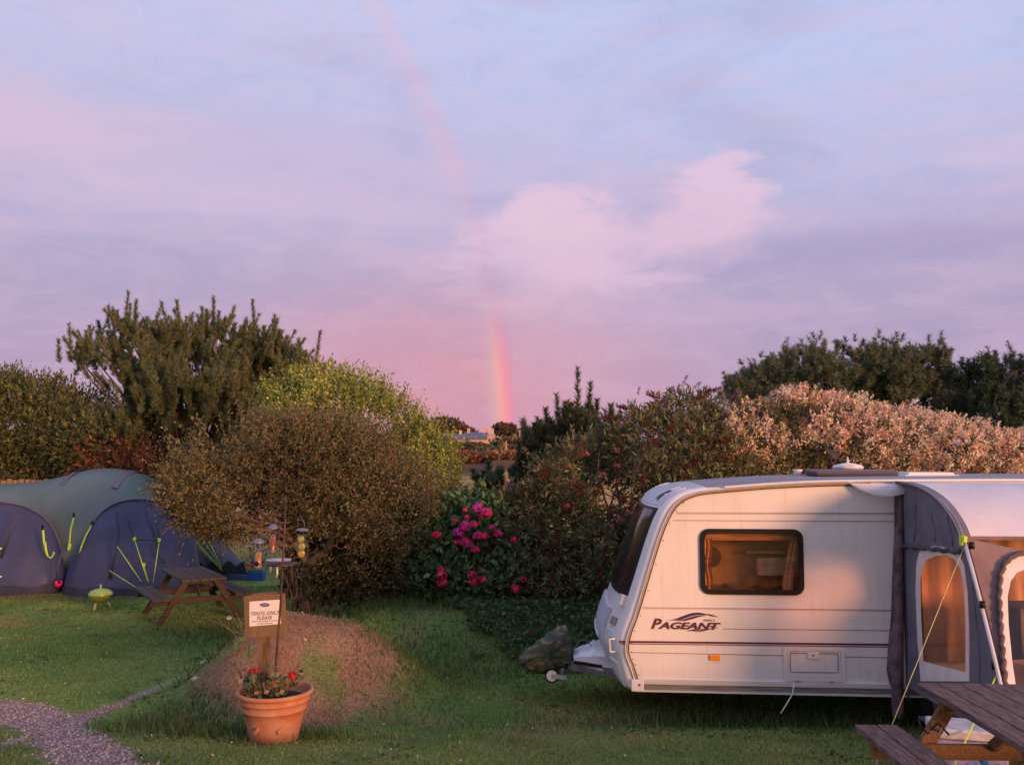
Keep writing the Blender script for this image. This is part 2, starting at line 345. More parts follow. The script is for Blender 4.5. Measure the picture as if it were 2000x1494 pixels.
def shell(ells, n, rng, inner=.7, jig=.12, zmin=None, seed=0):
    """points near the surface of a union of ellipsoids, with outward normals"""
    e = np.array(ells, float); a = (e[:, 3]*e[:, 5]+e[:, 3]*e[:, 4]+e[:, 4]*e[:, 5]); a /= a.sum(); out = []; nor = []; tot = 0
    while tot < n:
        m = n*2; k = rng.choice(len(e), m, p=a); u = unit(rng.normal(size=(m, 3))); r = rng.uniform(inner**2, 1, m)**.5
        bump = 1+jig*n3(u*2.2+e[k, :3]*.7, 2.6, seed)+jig*.6*n3(u*5+e[k, :3], 3, seed+1)
        P = e[k, :3]+u*e[k, 3:]*(r*bump)[:, None]; N = unit(u/e[k, 3:])
        keep = np.ones(m, bool)
        for j in range(len(e)):
            q = (P-e[j, :3])/e[j, 3:]; keep &= ~(((q**2).sum(1) < (inner*.92)**2) & (k != j))
        if zmin is not None: keep &= P[:, 2] > zmin
        out.append(P[keep]); nor.append(N[keep]); tot += keep.sum()
    return np.concatenate(out)[:n], np.concatenate(nor)[:n]
def shoots(ells, ns, per, L, leaf, wid, cols, rng, up=.6, outw=.6, rnd=.5, inner=.6, jig=.12, gap=None, zmin=None, seed=0, w=None, lj=.5, droop=0, spread=.9, clump=.25, jit=.18):
    P, N = shell(ells, ns, rng, inner, jig, zmin, seed)
    if gap is not None: k = n3(P, gap[0], seed+5) > gap[1]; P = P[k]; N = N[k]
    ns = len(P); D = unit(N*outw+np.array([0, 0, up])+rng.normal(0, rnd, (ns, 3))*.6); Ls = L*rng.uniform(.5, 1.4, ns)
    t = (np.arange(per)+rng.uniform(0, 1, (ns, per)))/per; B = P[:, None]+D[:, None]*(t*Ls[:, None])[..., None]; B[..., 2] -= droop*(t*Ls[:, None])**2
    B += rng.normal(0, .012, B.shape); B = B.reshape(-1, 3); n = len(B)
    Dl = unit(np.repeat(D, per, 0)*.7+rng.normal(0, spread, (n, 3))*.75+np.array([0, 0, .1]))
    sc = np.repeat(pick([[1, 1, 1]], ns, rng, None, clump), per, 0)*(1+.22*np.repeat(n3(P, 2.2, seed+9), per))[:, None]
    C = np.clip(pick(cols, n, rng, w, jit)*sc, .004, 1); Lf = leaf*rng.uniform(1-lj, 1+lj, n)
    return leaves(B, Dl, Lf, Lf*wid, C, rng)
def needles(B, D, L, per, nl, wd, cols, rng, ang=.8, bend=.35):
    """bottlebrush shoots of pine needles"""
    m = len(B); D = unit(D); t = rng.uniform(0, 1, (m, per)); up = np.array([0, 0, 1.])
    ax = unit(D[:, None].repeat(per, 1).reshape(-1, 3)+up*bend*t.reshape(-1, 1))
    P = B[:, None]+D[:, None]*(t*L[:, None])[..., None]; P = P.reshape(-1, 3)+up*(bend*.5*(t**2*L[:, None])).reshape(-1, 1)
    rad = unit(np.cross(ax, rng.normal(size=P.shape))); Dn = unit(ax*(.5+.35*t.reshape(-1, 1))+rad*ang)
    n = len(P); C = pick(cols, n, rng)*np.repeat(pick([[1,1,1]], m, rng, None, .18), per, 0)
    return blades(P, Dn, nl*rng.uniform(.7, 1.2, n)*(1-.25*t.reshape(-1)), wd, np.clip(C, .003, 1), rng)
def join(parts):
    V = []; Fs = []; C = []; o = 0
    for v, f, c in parts: V.append(v); Fs.append(f+o); C.append(c); o += len(v)
    return np.concatenate(V), np.concatenate(Fs), np.concatenate(C)
def foliage(name, parts, parent, matl=LEAF):
    V, Fs, C = join(parts)
    if matl is LEAF: C = np.clip(C*2.0, 0, 1)
    if parent is not None: V = V-np.array(parent.location)
    return link(name, mesh_np(name, V, Fs, C), matl, parent)
def wiggle(a, b, n, amp, rng, sag=0):
    a = np.array(a, float); b = np.array(b, float); t = np.linspace(0, 1, n)[:, None]; P = a+(b-a)*t
    o = np.cumsum(rng.normal(0, amp, (n, 3)), 0); o -= o[0]+(o[-1]-o[0])*t; P = P+o; P[:, 2] += sag*(4*t*(1-t))[:, 0]; return P
def limb(mb, a, b, r0, r1, rng, n=7, amp=.05, sag=0, sides=6):
    P = wiggle(a, b, n, amp, rng, sag); mb.tube(P, list(np.linspace(r0, r1, n)), sides); return P
def rel(mb, parent):
    o = parent.location; mb.v = [(x-o.x, y-o.y, z-o.z) for x, y, z in mb.v]; return mb
def plant(name, base, label, cat, group=None): return empty(name, base, label, cat, group)
def inst(name, me, M, parent, matl=None):
    o = bpy.data.objects.new(name, me); COL.objects.link(o)
    if matl is not None and not me.materials: me.materials.append(matl)
    if parent is not None: o.parent = parent; M = Matrix.Translation(-parent.location) @ M
    o.matrix_basis = M; return o

LEAF_DRY = leafmat('stone_chip', .9, 0.)
# ================================================================ grass and gravel
def grass():
    rng = np.random.default_rng(3)
    def field(n, x0, x1, y0, y1, dens=None):
        y = y0+(y1-y0)*rng.uniform(0, 1, n)**1.35; x = rng.uniform(x0, x1, n)*1.0; k = np.abs(x) < y*.60+.6; x = x[k]; y = y[k]; return x, y
    parts = []
    x, y = field(330000, -12.5, 6.5, 7.0, 19.5)
    c, p = gcol(x, y, rng); d = dryness(x, y); k = (p > .0) & (rng.uniform(0, 1, len(x)) < .3+.7*sstep(p, 0, .25)); k &= ~((x < -6) & (y > 18.6)); x, y, c, d = x[k], y[k], c[k], d[k]
    n = len(x); P = np.stack([x, y, gz(x, y)-.004], 1); lush = sstep(wob(x, y, 2.1, 51)+.6*wob(x, y, 6, 52), .1, .9)
    L = (.026+.022*lush-.008*d)*rng.uniform(.6, 1.4, n); D = np.stack([rng.normal(0, .55, n), rng.normal(0, .55, n), np.ones(n)], 1)
    C = np.clip(c*(1.25+.25*rng.normal(0, 1, (n, 1)))*(1+rng.normal(0, .08, (n, 3))), .005, 1)
    st = rng.uniform(0, 1, n) < .05; C[st] = np.array([.2,.15,.07])*rng.uniform(.6, 1.2, (st.sum(), 1))
    parts.append(blades(P, D, L, .006+.0011*y, C, rng))
    V, Fs, C = join(parts); o = link('grass', mesh_np('grass', V, Fs, C), LEAF); tag(o, 'short green lawn grass covering the campsite ground', kind='stuff')
    # longer tufts: the mound, the bank, under the caravan and the hedge foot
    parts = []
    n = 12000; x = rng.normal(-2.45, .85, n); y = rng.normal(10.8, .85, n); d = dryness(x, y); k = (rng.uniform(0, 1, n) < .25+.75*d) & (pathd(x, y) > .1); x, y, d = x[k], y[k], d[k]; n = len(x)
    P = np.stack([x, y, gz(x, y)-.01], 1); D = np.stack([rng.normal(.1, .6, n)+.5*wob(x, y, 4, 6), rng.normal(-.2, .6, n), rng.uniform(.3, 1, n)], 1)
    dc = pick([(.32,.19,.12), (.46,.34,.23), (.26,.15,.095), (.18,.13,.07)], n, rng); gc = pick([(.08,.12,.04), (.14,.15,.055)], n, rng)
    tn = sstep(wob(x, y, 2.7, 81)+.6*wob(x, y, 8, 82), -.5, .8)[:, None]; dc = dc*(1-.7*tn)+pick([(.46,.33,.22), (.36,.26,.17)], n, rng)*.7*tn
    parts.append(blades(P, D, rng.uniform(.010, .032, n)*(1+.8*np.clip(wob(x, y, 5, 83), -.6, 1.5)), rng.uniform(.006, .014, n), np.where((rng.uniform(0, 1, n) < d)[:, None], dc, gc), rng))
    V, Fs, C = join(parts); o = link('dry_grass', mesh_np('dry_grass', V, Fs, C), LEAF); tag(o, 'long dry reddish straw lying over the earth mound', kind='stuff')
    parts = []
    for (cx, cy, sx, sy, m, lo, hi) in ((-2.9,8.95,.35,.2,900,.06,.18), (-2.1,8.7,.35,.2,700,.05,.14), (-3.5,9.4,.35,.3,900,.06,.2), (-3.4,11.6,.35,.5,800,.08,.25), (3.0,9.7,1.4,.22,3000,.05,.2), (3.6,8.9,.5,.3,600,.04,.1), (1.2,10.6,.5,.3,900,.05,.14), (-.6,12.1,.9,.5,2500,.05,.14), (-1.2,11.3,.5,.7,1500,.05,.13), (-1.6,14.2,1.4,.35,3500,.06,.2), (.3,14.3,1.,.4,1500,.06,.2), (-4.1,14.5,.8,.4,1800,.05,.22), (-3.0,13.5,.8,.6,1800,.05,.16), (2.6,12.6,1.4,.4,1500,.1,.3)):
        x = rng.normal(cx, sx, m); y = rng.normal(cy, sy, m); P = np.stack([x, y, gz(x, y)-.01], 1); D = np.stack([rng.normal(0, .45, m), rng.normal(0, .45, m), np.ones(m)], 1)
        parts.append(blades(P, D, rng.uniform(lo, hi, m), .014, pick([(.08,.135,.035), (.12,.17,.05), (.055,.095,.03), (.22,.19,.09)], m, rng, [.4,.25,.25,.1]), rng))
    V, Fs, C = join(parts); o = link('long_grass', mesh_np('long_grass', V, Fs, C), LEAF); tag(o, 'longer uncut grass round the mound, bank and caravan', kind='stuff')
    # broad leaved weeds and a few white clover heads in the turf
    n = 5200; x = rng.uniform(-11, 5, n); y = 7.2+11*rng.uniform(0, 1, n)**1.4; k = (wob(x, y, 2.3, 71)+.6*wob(x, y, 7, 72) > .35) & (pathd(x, y) > .05) & (np.abs(x) < y*.6+.5); x, y = x[k], y[k]; n = len(x); P = np.repeat(np.stack([x, y, gz(x, y)+.01], 1), 5, 0)
    D = rng.normal(0, 1, (len(P), 3)); D[:, 2] = np.abs(D[:, 2])*.5; l = rng.uniform(.03, .065, len(P)); V, Fs, C = leaves(P, D, l, l*.5, pick([(.10,.19,.05), (.13,.20,.07), (.08,.13,.05)], len(P), rng), rng)
    o = link('lawn_weeds', mesh_np('lawn_weeds', V, Fs, C), LEAF); tag(o, 'low broad leaved weeds and clover growing in patches through the lawn', kind='stuff')
    n = 190; x = rng.uniform(-10, 4.5, n); y = rng.uniform(7.3, 16, n); k = pathd(x, y) > .05; x, y = x[k], y[k]; P = np.repeat(np.stack([x, y, gz(x, y)+.035], 1), 6, 0); V, Fs, C = leaves(P, rng.normal(0, 1, (len(P), 3)), .014, .012, pick([(.6,.58,.52)], len(P), rng), rng)
    o = link('clover_flowers', mesh_np('clover_flowers', V, Fs, C), PETAL); tag(o, 'tiny white clover heads and scraps dotted over the lawn', kind='stuff')
    # gravel
    n = 30000; x = rng.uniform(-8, -1.5, n); y = rng.uniform(6.6, 10.8, n); k = pathd(x, y) < .03+rng.exponential(.09, n)*(rng.uniform(0, 1, n) < .12); x, y = x[k], y[k]; n = len(x)
    s = rng.uniform(.006, .017, n)[:, None]; c = np.stack([x, y, gz(x, y)+.004], 1)
    o6 = np.array([[1,0,0],[-1,0,0],[0,1,0],[0,-1,0],[0,0,.8],[0,0,-.8]]); q = rng.normal(0, .28, (n, 6, 3))+o6; V = (c[:, None]+q*s[:, None]).reshape(-1, 3)
    f8 = np.array([[0,2,4],[2,1,4],[1,3,4],[3,0,4],[2,0,5],[1,2,5],[3,1,5],[0,3,5]]); Fs = (np.arange(n)[:, None, None]*6+f8).reshape(-1, 3)
    C = np.repeat(pick([(.44,.32,.30), (.36,.265,.255), (.50,.39,.36), (.26,.19,.18)], n, rng), 6, 0)
    o = link('gravel', mesh_np('gravel', V, Fs, C), LEAF_DRY); tag(o, 'pale pinkish gravel of the narrow path across the lawn', kind='stuff')
grass()
def ivybank():
    rng = np.random.default_rng(5); n = 30000; x = rng.uniform(-1.7, 6., n); y = rng.uniform(11.9, 14.8, n)
    k = (wob(x, y, 1.7, 61)+.5*wob(x, y, 5, 62)+1.1*sstep(x, -1., .9)-.15+.5*sstep(y, 12., 12.8) > .3); x, y = x[k], y[k]; n = len(x)
    P = np.stack([x, y, gz(x, y)+rng.uniform(0, .13, n)*sstep(y, 11.9, 12.9)], 1); D = np.stack([rng.normal(0, .6, n), rng.normal(-.5, .5, n), rng.normal(.2, .4, n)], 1)
    L = rng.uniform(.04, .09, n); v = leaves(P, D, L, L*.8, pick([(.075,.145,.05), (.11,.18,.06), (.05,.10,.038), (.17,.09,.06)], n, rng, [.4,.3,.25,.05]), rng)
    o = link('ground_ivy', mesh_np('ground_ivy', *v), LEAF); tag(o, 'dark green ground ivy creeping over the grass bank beside the caravan hitch', kind='stuff')
ivybank()

# ================================================================ trees and shrubs
def pine(name, base, clusters, label, rng, sh=6, L=(.35, .75), nl=.12, wd=.022, per=70, cols=((.055,.075,.035), (.04,.06,.03), (.08,.085,.035)), spread=.7, extra=(), trunk=.16, limb_r=.05, cat='pine tree', crownfill=0, cr=.28, group=None):
    tipset = {tuple(np.array(e[0])) for e in extra}; t = plant(name, base, label, cat, group); mb = MB(); top = np.array(base)+np.array([0, 0, .0]); cs = np.array(clusters)
    cen = cs.mean(0); tk = limb(mb, base, (cen[0], cen[1], cen[2]+.2), trunk, trunk*.45, rng, 9, .05, 0, 8)
    B = []; D = []; LL = []
    for c in cs:
        f = np.clip((c[2]-tk[0][2])/(tk[-1][2]-tk[0][2])*.55, .15, .95); s = tk[int(f*(len(tk)-1))]
        limb(mb, s, c, limb_r*rng.uniform(.5, .8), .008, rng, 6, .06, -.15, 5)
        o = c-cen; o[2] *= .3; o /= max(np.linalg.norm(o), .01)
        for k in range(sh if tuple(c) not in tipset else 2):
            dd = np.array([rng.normal(0, spread)+o[0]*.35, rng.normal(0, spread)+o[1]*.35, 1.]); B.append(c+rng.normal(0, cr, 3)*np.array([1, 1, .6])); D.append(dd); LL.append(rng.uniform(*L))
    for b, d, l in extra: B.append(np.array(b)); D.append(np.array(d)); LL.append(l)
    B = np.array(B); D = np.array(D); LL = np.array(LL)
    st = MB()
    for b, d, l in zip(B, unit(D), LL): pass
    foliage('needles', [needles(B, D, LL, per, nl, wd, cols, rng)], t)
    rel(mb, t).build('trunk', BARK, t); return t
def fill(ells, n, rng, inner=.2): P, N = shell(ells, n, rng, inner, .1); return P
# ---- big pine on the left
rng = np.random.default_rng(21)
ells = [E(385,750,24,150,62,1.7), E(285,745,24,70,45,1.1), E(490,750,24,85,55,1.3), E(400,815,23.5,165,75,1.8), E(310,850,23.5,110,50,1.4), E(490,815,24,90,60,1.3)]
Pc, _ = shell(ells, 135, rng, .5, .16)
tips = [(146,690,30),(165,700,35),(188,690,35),(205,665,45),(243,635,65),(262,640,55),(285,655,40),(302,650,30),(326,665,40),(352,640,55),(345,660,40),(378,665,40),(400,645,45),(418,638,60),(425,650,45),(455,665,30),(472,665,30),(499,665,75),(512,672,40),(536,675,60),(530,690,45),(550,700,55),(565,712,45),(578,720,50),(590,728,50),(610,735,85),(600,742,50),(222,690,35),(236,665,45),(615,745,50)]
ex = []
for px, py, hh in tips:
    b = at(px, py+14, 24+rng.uniform(-.5, .5)); ex += [((b.x, b.y, b.z), (rng.normal(0, .12), 0, 1), hh*24/F*1.05)]*2; ex += [((b.x+s_*.06, b.y, b.z-.05), (s_*rng.uniform(.4, .8), 0, 1), hh*24/F*.6) for s_ in (-1, 1)]
b0 = at(350, 960, 24); pine('pine_tree', (b0.x, 24, float(gz(b0.x, 24))), [tuple(p) for p in Pc]+[tuple(e[0]) for e in ex], 'large dark pine with many upright candle shoots behind the tents', rng, extra=ex, cols=((.068,.098,.046), (.052,.08,.038), (.085,.10,.042), (.10,.075,.04)), per=230, sh=8, nl=.15, wd=.019, cr=.28, trunk=.2, L=(.35,.7), spread=.6, limb_r=.035)
# ---- dark conifer at the far left, feathery sprays
rng = np.random.default_rng(22); b0 = at(60, 960, 23.5); t = plant('cypress_tree', (b0.x, 23.5, .0), 'dark feathery conifer with flat sprays filling the left edge behind the tents', 'conifer')
el_ = [E(40,840,23.5,130,95,1.6), E(130,830,24,90,70,1.4), E(-60,830,23.5,120,110,1.6), E(200,870,23,110,60,1.2), E(60,770,24,75,30,.9), E(-15,760,24,50,35,.9), E(60,915,23.6,170,40,.8), E(190,900,23.6,60,45,.8)]
foliage('foliage', [shoots(el_, 7000, 9, .38, .11, .32, [(.05,.065,.024), (.065,.075,.028), (.10,.095,.03), (.03,.042,.02)], rng, up=.25, outw=.7, inner=.25, gap=(1.6, -.75), zmin=.3, spread=.5, seed=3)], t)
mb = MB(); P0 = limb(mb, (b0.x, 23.5, 0), (b0.x+.2, 23.5, 4.0), .2, .08, rng)
for k in range(12): q = _rnd = at(rng.uniform(-60, 200), rng.uniform(760, 870), 23.5+rng.uniform(-.8, .8)); limb(mb, P0[rng.integers(1, 5)], (q.x, q.y, q.z), .05, .01, rng, 6, .06)
rel(mb, t).build('trunk', BARK, t)
# ---- rusty dead bracken under the pine
rng = np.random.default_rng(23); b0 = at(240, 950, 22); t = plant('bracken', (b0.x, 22, 0), 'rusty brown dead bracken under the big pine behind the tent', 'bracken')
foliage('foliage', [shoots([E(235,930,22,90,55,.5), E(300,940,22,60,50,.5)], 700, 10, .5, .10, .35, [(.16,.06,.03), (.11,.045,.025), (.07,.045,.02)], rng, up=.7, outw=.4, inner=.3, zmin=0, seed=8)], t)
# ---- yellow green shrub
rng = np.random.default_rng(24); b0 = at(700, 1000, 17.5); t = plant('evergreen_shrub', (b0.x, 17.5, float(gz(b0.x, 17.5))), 'tall yellow green leafy shrub between the pine and the pink hydrangea', 'shrub')
YG = [(.165,.185,.045), (.115,.145,.035), (.22,.22,.05), (.07,.10,.028)]
el_ = [E(640,850,17.5,125,100,1.3), E(725,875,17.3,105,98,1.2), E(790,920,17,75,95,1.0), E(575,800,17.7,58,48,.7), E(680,795,17.6,75,46,.8), E(620,775,17.7,60,32,.7), E(855,935,16.8,40,60,.6), E(850,890,17,30,32,.5), E(800,1000,16.5,70,70,.8)]
foliage('foliage', [shoots(el_, 4300, 15, .42, .055, .55, YG, rng, up=1.1, outw=.45, rnd=.35, inner=.72, jig=.17, gap=(2.4, -.55), zmin=.6, seed=4, clump=.2)], t)
mb = MB()
for k in range(22): q = at(rng.uniform(560, 850), rng.uniform(800, 940), 17.3+rng.uniform(-.5, .5)); limb(mb, (b0.x+rng.normal(0, .5), 17.5, .5), (q.x, q.y, q.z), .05, .012, rng, 7, .05)
rel(mb, t).build('stems', BARK, t)
# ---- brown hawthorn-like tree
rng = np.random.default_rng(25); b0 = at(588, 1185, 15.2); t = plant('thorn_tree', (b0.x, 15.2, float(gz(b0.x, 15.2))), 'wide low thorn tree with small brown green leaves and a twisted bare trunk', 'tree')
BR = [(.100,.074,.034), (.068,.074,.030), (.125,.066,.036), (.052,.055,.024), (.090,.095,.036)]
el_ = [E(560,915,15.3,185,88,1.6), E(425,945,15,100,72,1.1), E(375,960,14.9,50,45,.7), E(690,975,15.2,145,95,1.3), E(620,890,15.5,150,66,1.3), E(770,1020,15,85,92,1.0), E(500,1000,14.9,140,52,.9), E(450,1010,14.8,60,35,.6), E(405,985,14.7,55,40,.6), E(680,1055,15,120,70,.8), E(740,1090,14.9,90,60,.7), E(560,850,15.6,80,26,.8), E(790,1100,14.9,60,60,.6)]
foliage('foliage', [shoots(el_, 9500, 14, .30, .040, .6, BR, rng, up=.35, outw=.7, rnd=.7, inner=.72, jig=.17, gap=(2.6, -.58), seed=5, clump=.32),
    shoots([E(560,925,15.6,150,60,1.), E(690,980,15.5,110,70,.9), E(620,930,15.6,120,60,1.)], 1500, 12, .3, .07, .6, BR, rng, inner=.2, seed=55),
    shoots(el_, 500, 16, .5, .042, .55, [(.10,.08,.04), (.08,.08,.035)], rng, up=.5, outw=.9, rnd=.5, inner=.95, jig=.22, seed=5)], t)
mb = MB(); base = np.array([b0.x, 15.2, float(gz(b0.x, 15.2))-.05])
def pp(px, py, Yd): q = at(px, py, Yd); return np.array([q.x, q.y, q.z])
for a, b, r in ((pp(595,1190,15.2), pp(600,1100,14.9), .11), (pp(600,1100,14.9), pp(650,1045,14.6), .08), (pp(600,1100,14.9), pp(560,1050,14.6), .07), (pp(575,1190,15.3), pp(570,1090,15.1), .06), (pp(610,1190,15.2), pp(640,1120,15), .05)):
    limb(mb, a, b, r, r*.7, rng, 8, .025, 0, 8)
lt = [(600,1100),(650,1045),(560,1050)]
for s, ends in (((560,1050), [(430,1025),(480,1000),(520,960),(470,940),(390,980),(540,1000)]), ((650,1045), [(720,1020),(700,960),(760,1000),(640,960),(800,1040),(610,980)])):
    for e in ends:
        P0 = limb(mb, pp(*s, 14.6), pp(*e, 14.5+rng.uniform(-.2, .5)), .045, .012, rng, 8, .05)
        for k in range(5): limb(mb, P0[rng.integers(2, 7)], P0[rng.integers(3, 8)]+rng.normal(0, .35, 3), .016, .004, rng, 5, .03, 0, 4)
for k in range(16): # bare grey twigs under the canopy
    a = pp(rng.uniform(480, 690), rng.uniform(1015, 1050), 14.35); limb(mb, a, a+np.array([rng.normal(0, .35), rng.normal(0, .1), rng.normal(.1, .12)]), .014, .005, rng, 6, .035, 0, 4)
rel(mb, t).build('trunk', BARK2, t)
# ---- ivy and brambles at its foot
rng = np.random.default_rng(26); b0 = at(700, 1165, 15.6); t = plant('bramble', (b0.x, 15.4, float(gz(b0.x, 15.4))), 'dark ivy and bramble tangle at the foot of the thorn tree', 'bramble')
foliage('foliage', [shoots([E(700,1110,15.3,70,58,.5), E(770,1120,15.2,70,60,.5), E(640,1125,15.2,45,60,.4), E(585,1140,15.5,28,45,.3), E(820,1110,15.4,50,60,.5)], 1900, 9, .22, .065, .85, [(.035,.055,.022), (.055,.07,.028), (.09,.045,.03), (.025,.03,.018)], rng, inner=.5, droop=.6, zmin=.4, seed=6)], t)
mb = MB()
for k in range(70):
    x = rng.uniform(560, 830); a = pp(x, 1172, 15.0); limb(mb, a, a+np.array([rng.normal(0, .12), rng.normal(0, .1), rng.uniform(.3, .9)]), .010, .004, rng, 5, .03, 0, 4)
rel(mb, t).build('stems', BARK2, t)
# ---- flower meshes
def hydrangea_mesh(name, cols, rng, R0=.085, n=170):
    u = unit(rng.normal(size=(n, 3))); u[:, 2] = np.where(u[:, 2] < -.6, -u[:, 2], u[:, 2]); P = u*R0*np.array([1, 1, .82])*(1+.05*rng.normal(size=(n, 1)))
    s = unit(np.cross(u, rng.normal(size=(n, 3)))); q = np.cross(u, s); r = R0*.26
    V = np.empty((n, 4, 3)); V[:, 0] = P+s*r; V[:, 1] = P+q*r; V[:, 2] = P-s*r; V[:, 3] = P-q*r; V += (u*rng.uniform(-.1, .25, (n, 1))*r)[:, None]
    C = np.repeat(pick(cols, n, rng, None, .32), 4, 0); return mesh_np(name, V.reshape(-1, 3), np.arange(n)[:, None]*4+np.arange(4), C)
def spike_mesh(name, cols, rng, L=.2, r=.03, n=70):
    t = rng.uniform(0, 1, n); a = rng.uniform(0, 6.28, n); rr = r*(1-t)**.7*rng.uniform(.5, 1.1, n)
    P = np.stack([rr*np.cos(a), rr*np.sin(a), t*L], 1); D = np.stack([np.cos(a), np.sin(a), np.full(n, .4)], 1); l = rng.uniform(.02, .035, n)
    P = np.concatenate([P, np.zeros((3, 3))]); D = np.concatenate([D, np.tile([[0, 0, 1.]], (3, 1))]); l = np.concatenate([l, [L]*3]); w_ = l*.8; w_[-3:] = r
    return mesh_np(name, *leaves(P, D, l, w_, pick(cols, n+3, rng), rng))
# ---- hydrangea
rng = np.random.default_rng(27); b0 = at(920, 1165, 14.6); t = plant('hydrangea', (b0.x, 14.8, float(gz(b0.x, 14.8))), 'dark green hydrangea bush with bright pink mophead flowers', 'hydrangea bush')
foliage('foliage', [shoots([E(920,1080,14.9,95,80,.8), E(860,1120,14.7,60,60,.6), E(985,1120,14.7,60,55,.6), E(925,1020,15.1,70,45,.6), E(940,1140,14.5,90,45,.5)], 2900, 8, .2, .10, .62, [(.05,.095,.04), (.07,.12,.048), (.035,.065,.03), (.10,.14,.055)], rng, up=.5, outw=.8, inner=.65, jig=.1, zmin=.45, seed=7)], t)
hm = [hydrangea_mesh('flower_head', [(.72,.045,.20), (.85,.10,.30), (.60,.03,.14)], rng), hydrangea_mesh('flower_head', [(.62,.05,.33), (.72,.12,.42), (.5,.03,.24)], rng), hydrangea_mesh('flower_head', [(.75,.04,.13), (.85,.08,.18), (.6,.03,.09)], rng)]
for m_ in hm: m_.materials.append(PETAL)
for px, py, s, k in ((933,993,1.1,1),(950,1002,1.1,0),(942,1006,.9,0),(909,1028,1.05,1),(925,1024,.8,0),(896,1040,1.1,1),(907,1058,1.1,0),(915,1064,1.0,0),(934,1047,1.0,0),(947,1047,.75,2),(972,1043,.9,0),(892,1059,.6,2),(928,1074,.85,0),(852,1045,.85,2),(908,996,.5,2),(889,1016,.4,2),(862,1112,.75,2),(862,1124,1.05,2),(863,1138,1.0,2),(923,1122,.8,2),(925,1136,1.0,2),(944,1134,1.05,2),(1022,1131,.8,2),(1007,1150,.95,2),(1003,1144,.7,2),(1004,1054,.7,2),(960,1030,.6,0),(912,1010,.5,2)):
    p = at(px, py, 14.05+rng.uniform(0, .1)-.10*(py > 1100)); inst('flower_head', hm[k], Matrix.Translation(p) @ Matrix.Rotation(rng.uniform(0, 6), 4, 'Z') @ Matrix.Scale(s, 4), t)
# ---- buddleia
rng = np.random.default_rng(28); b0 = at(1250, 1160, 15); t = plant('buddleia', (b0.x, 15.2, float(gz(b0.x, 15.2))), 'large dark buddleia with rusty spent spikes and a few pink flowers behind the hitch', 'buddleia bush')
BU = [(.055,.062,.03), (.085,.078,.036), (.11,.060,.036), (.06,.085,.032), (.10,.115,.045)]
el_ = [E(1190,960,15.2,150,95,1.2), E(1120,1030,15,130,90,1.0), E(1060,1080,14.8,90,85,.8), E(1300,900,15.4,130,88,1.2), E(1380,890,15.4,95,78,1.1), E(1330,1000,14.6,170,90,.9), E(1230,1080,14.5,150,90,.8), E(1340,815,15.6,60,32,.6), E(1020,1005,15.3,55,40,.6)  , E(1470,935,15.3,80,55,.8), E(1130,1130,14.4,120,45,.5)]
foliage('foliage', [shoots(el_, 7000, 11, .34, .10, .26, BU, rng, up=.3, outw=.8, rnd=.6, inner=.7, jig=.13, gap=(2., -.7), zmin=.45, droop=.5, seed=10, spread=.7)], t)
sp = {'dead': spike_mesh('spent_spike', [(.17,.05,.03), (.12,.04,.025), (.22,.075,.04)], rng, .26, .045, 90), 'pink': spike_mesh('flower_spike', [(.50,.12,.20), (.62,.22,.32)], rng, .15, .035, 60), 'purple': spike_mesh('flower_spike', [(.26,.09,.34), (.36,.16,.42)], rng, .2, .03, 60)}
for m_ in sp.values(): m_.materials.append(PETAL)
Ps, Ns = shell(el_, 150, rng, 1.0, .13, .8, 10); k = (Ns[:, 1] < .3); Ps = Ps[k][:95]; Ns = Ns[k][:95]
for p, nn in zip(Ps, Ns):
    d = Vector((nn[0]+rng.normal(0, .3), nn[1]-.2, -.5+rng.normal(0, .5))); M = Matrix.Translation(Vector(p+nn*.06)) @ d.to_track_quat('Z', 'Y').to_matrix().to_4x4() @ Matrix.Scale(rng.uniform(.7, 1.3), 4); inst('spent_spike', sp['dead'], M, t)
for px, py in ((1212,880),(1310,872),(1302,888),(1335,900),(1350,885),(1243,985),(1185,1020),(1217,1020),(1102,990),(1163,1044),(1265,868),(1285,862),(1200,905),(1370,860),(1440,880),(1330,850),(1390,905),(1250,900),(1135,885),(1290,920),(1225,1000),(1170,925)):
    q = at(px, py, 14.0+.6*(py < 930)); d = Vector((rng.normal(0, .5), -.4, rng.normal(.2, .5))); inst('flower_spike', sp['pink'], Matrix.Translation(q) @ d.to_track_quat('Z', 'Y').to_matrix().to_4x4() @ Matrix.Scale(rng.uniform(.6, 1.0), 4), t)
for px, py, dx, dz, s in ((1210,818,-.9,.1,1.4),(1236,800,-.8,.2,1.3),(1262,795,.8,.0,1.2),(1290,780,-.7,.3,1.2),(1333,752,.3,.6,1.),(1352,760,.6,.5,1.),(1370,768,.7,.2,1.2),(1390,765,.9,.4,1.),(1428,778,.8,.9,.9),(1300,795,-.3,.7,1.),(1220,835,-.9,-.2,1.3),(1247,820,.9,.2,1.1),(1450,812,.8,.3,1.1),(1500,836,.9,.1,.9),(1211,1071,.3,-.5,.8),(985,948,.9,.1,.8),(1245,772,.2,.8,.8),(1318,770,-.2,.9,.8)):
    q = at(px, py, 15.0); d = Vector((dx, -.1, dz)); inst('spent_spike' if s > 1.05 else 'flower_spike', sp['dead'] if s > 1.05 else sp['purple'], Matrix.Translation(q) @ d.to_track_quat('Z', 'Y').to_matrix().to_4x4() @ Matrix.Scale(s*.9, 4), t)
mb = MB()
for k in range(36): q = pp(rng.uniform(1120, 1480), rng.uniform(860, 1000), 15+rng.uniform(-.4, .4)); limb(mb, (b0.x+rng.normal(0, .8), 15.2, .5), q, .035, .008, rng, 7, .06, .1, 5)
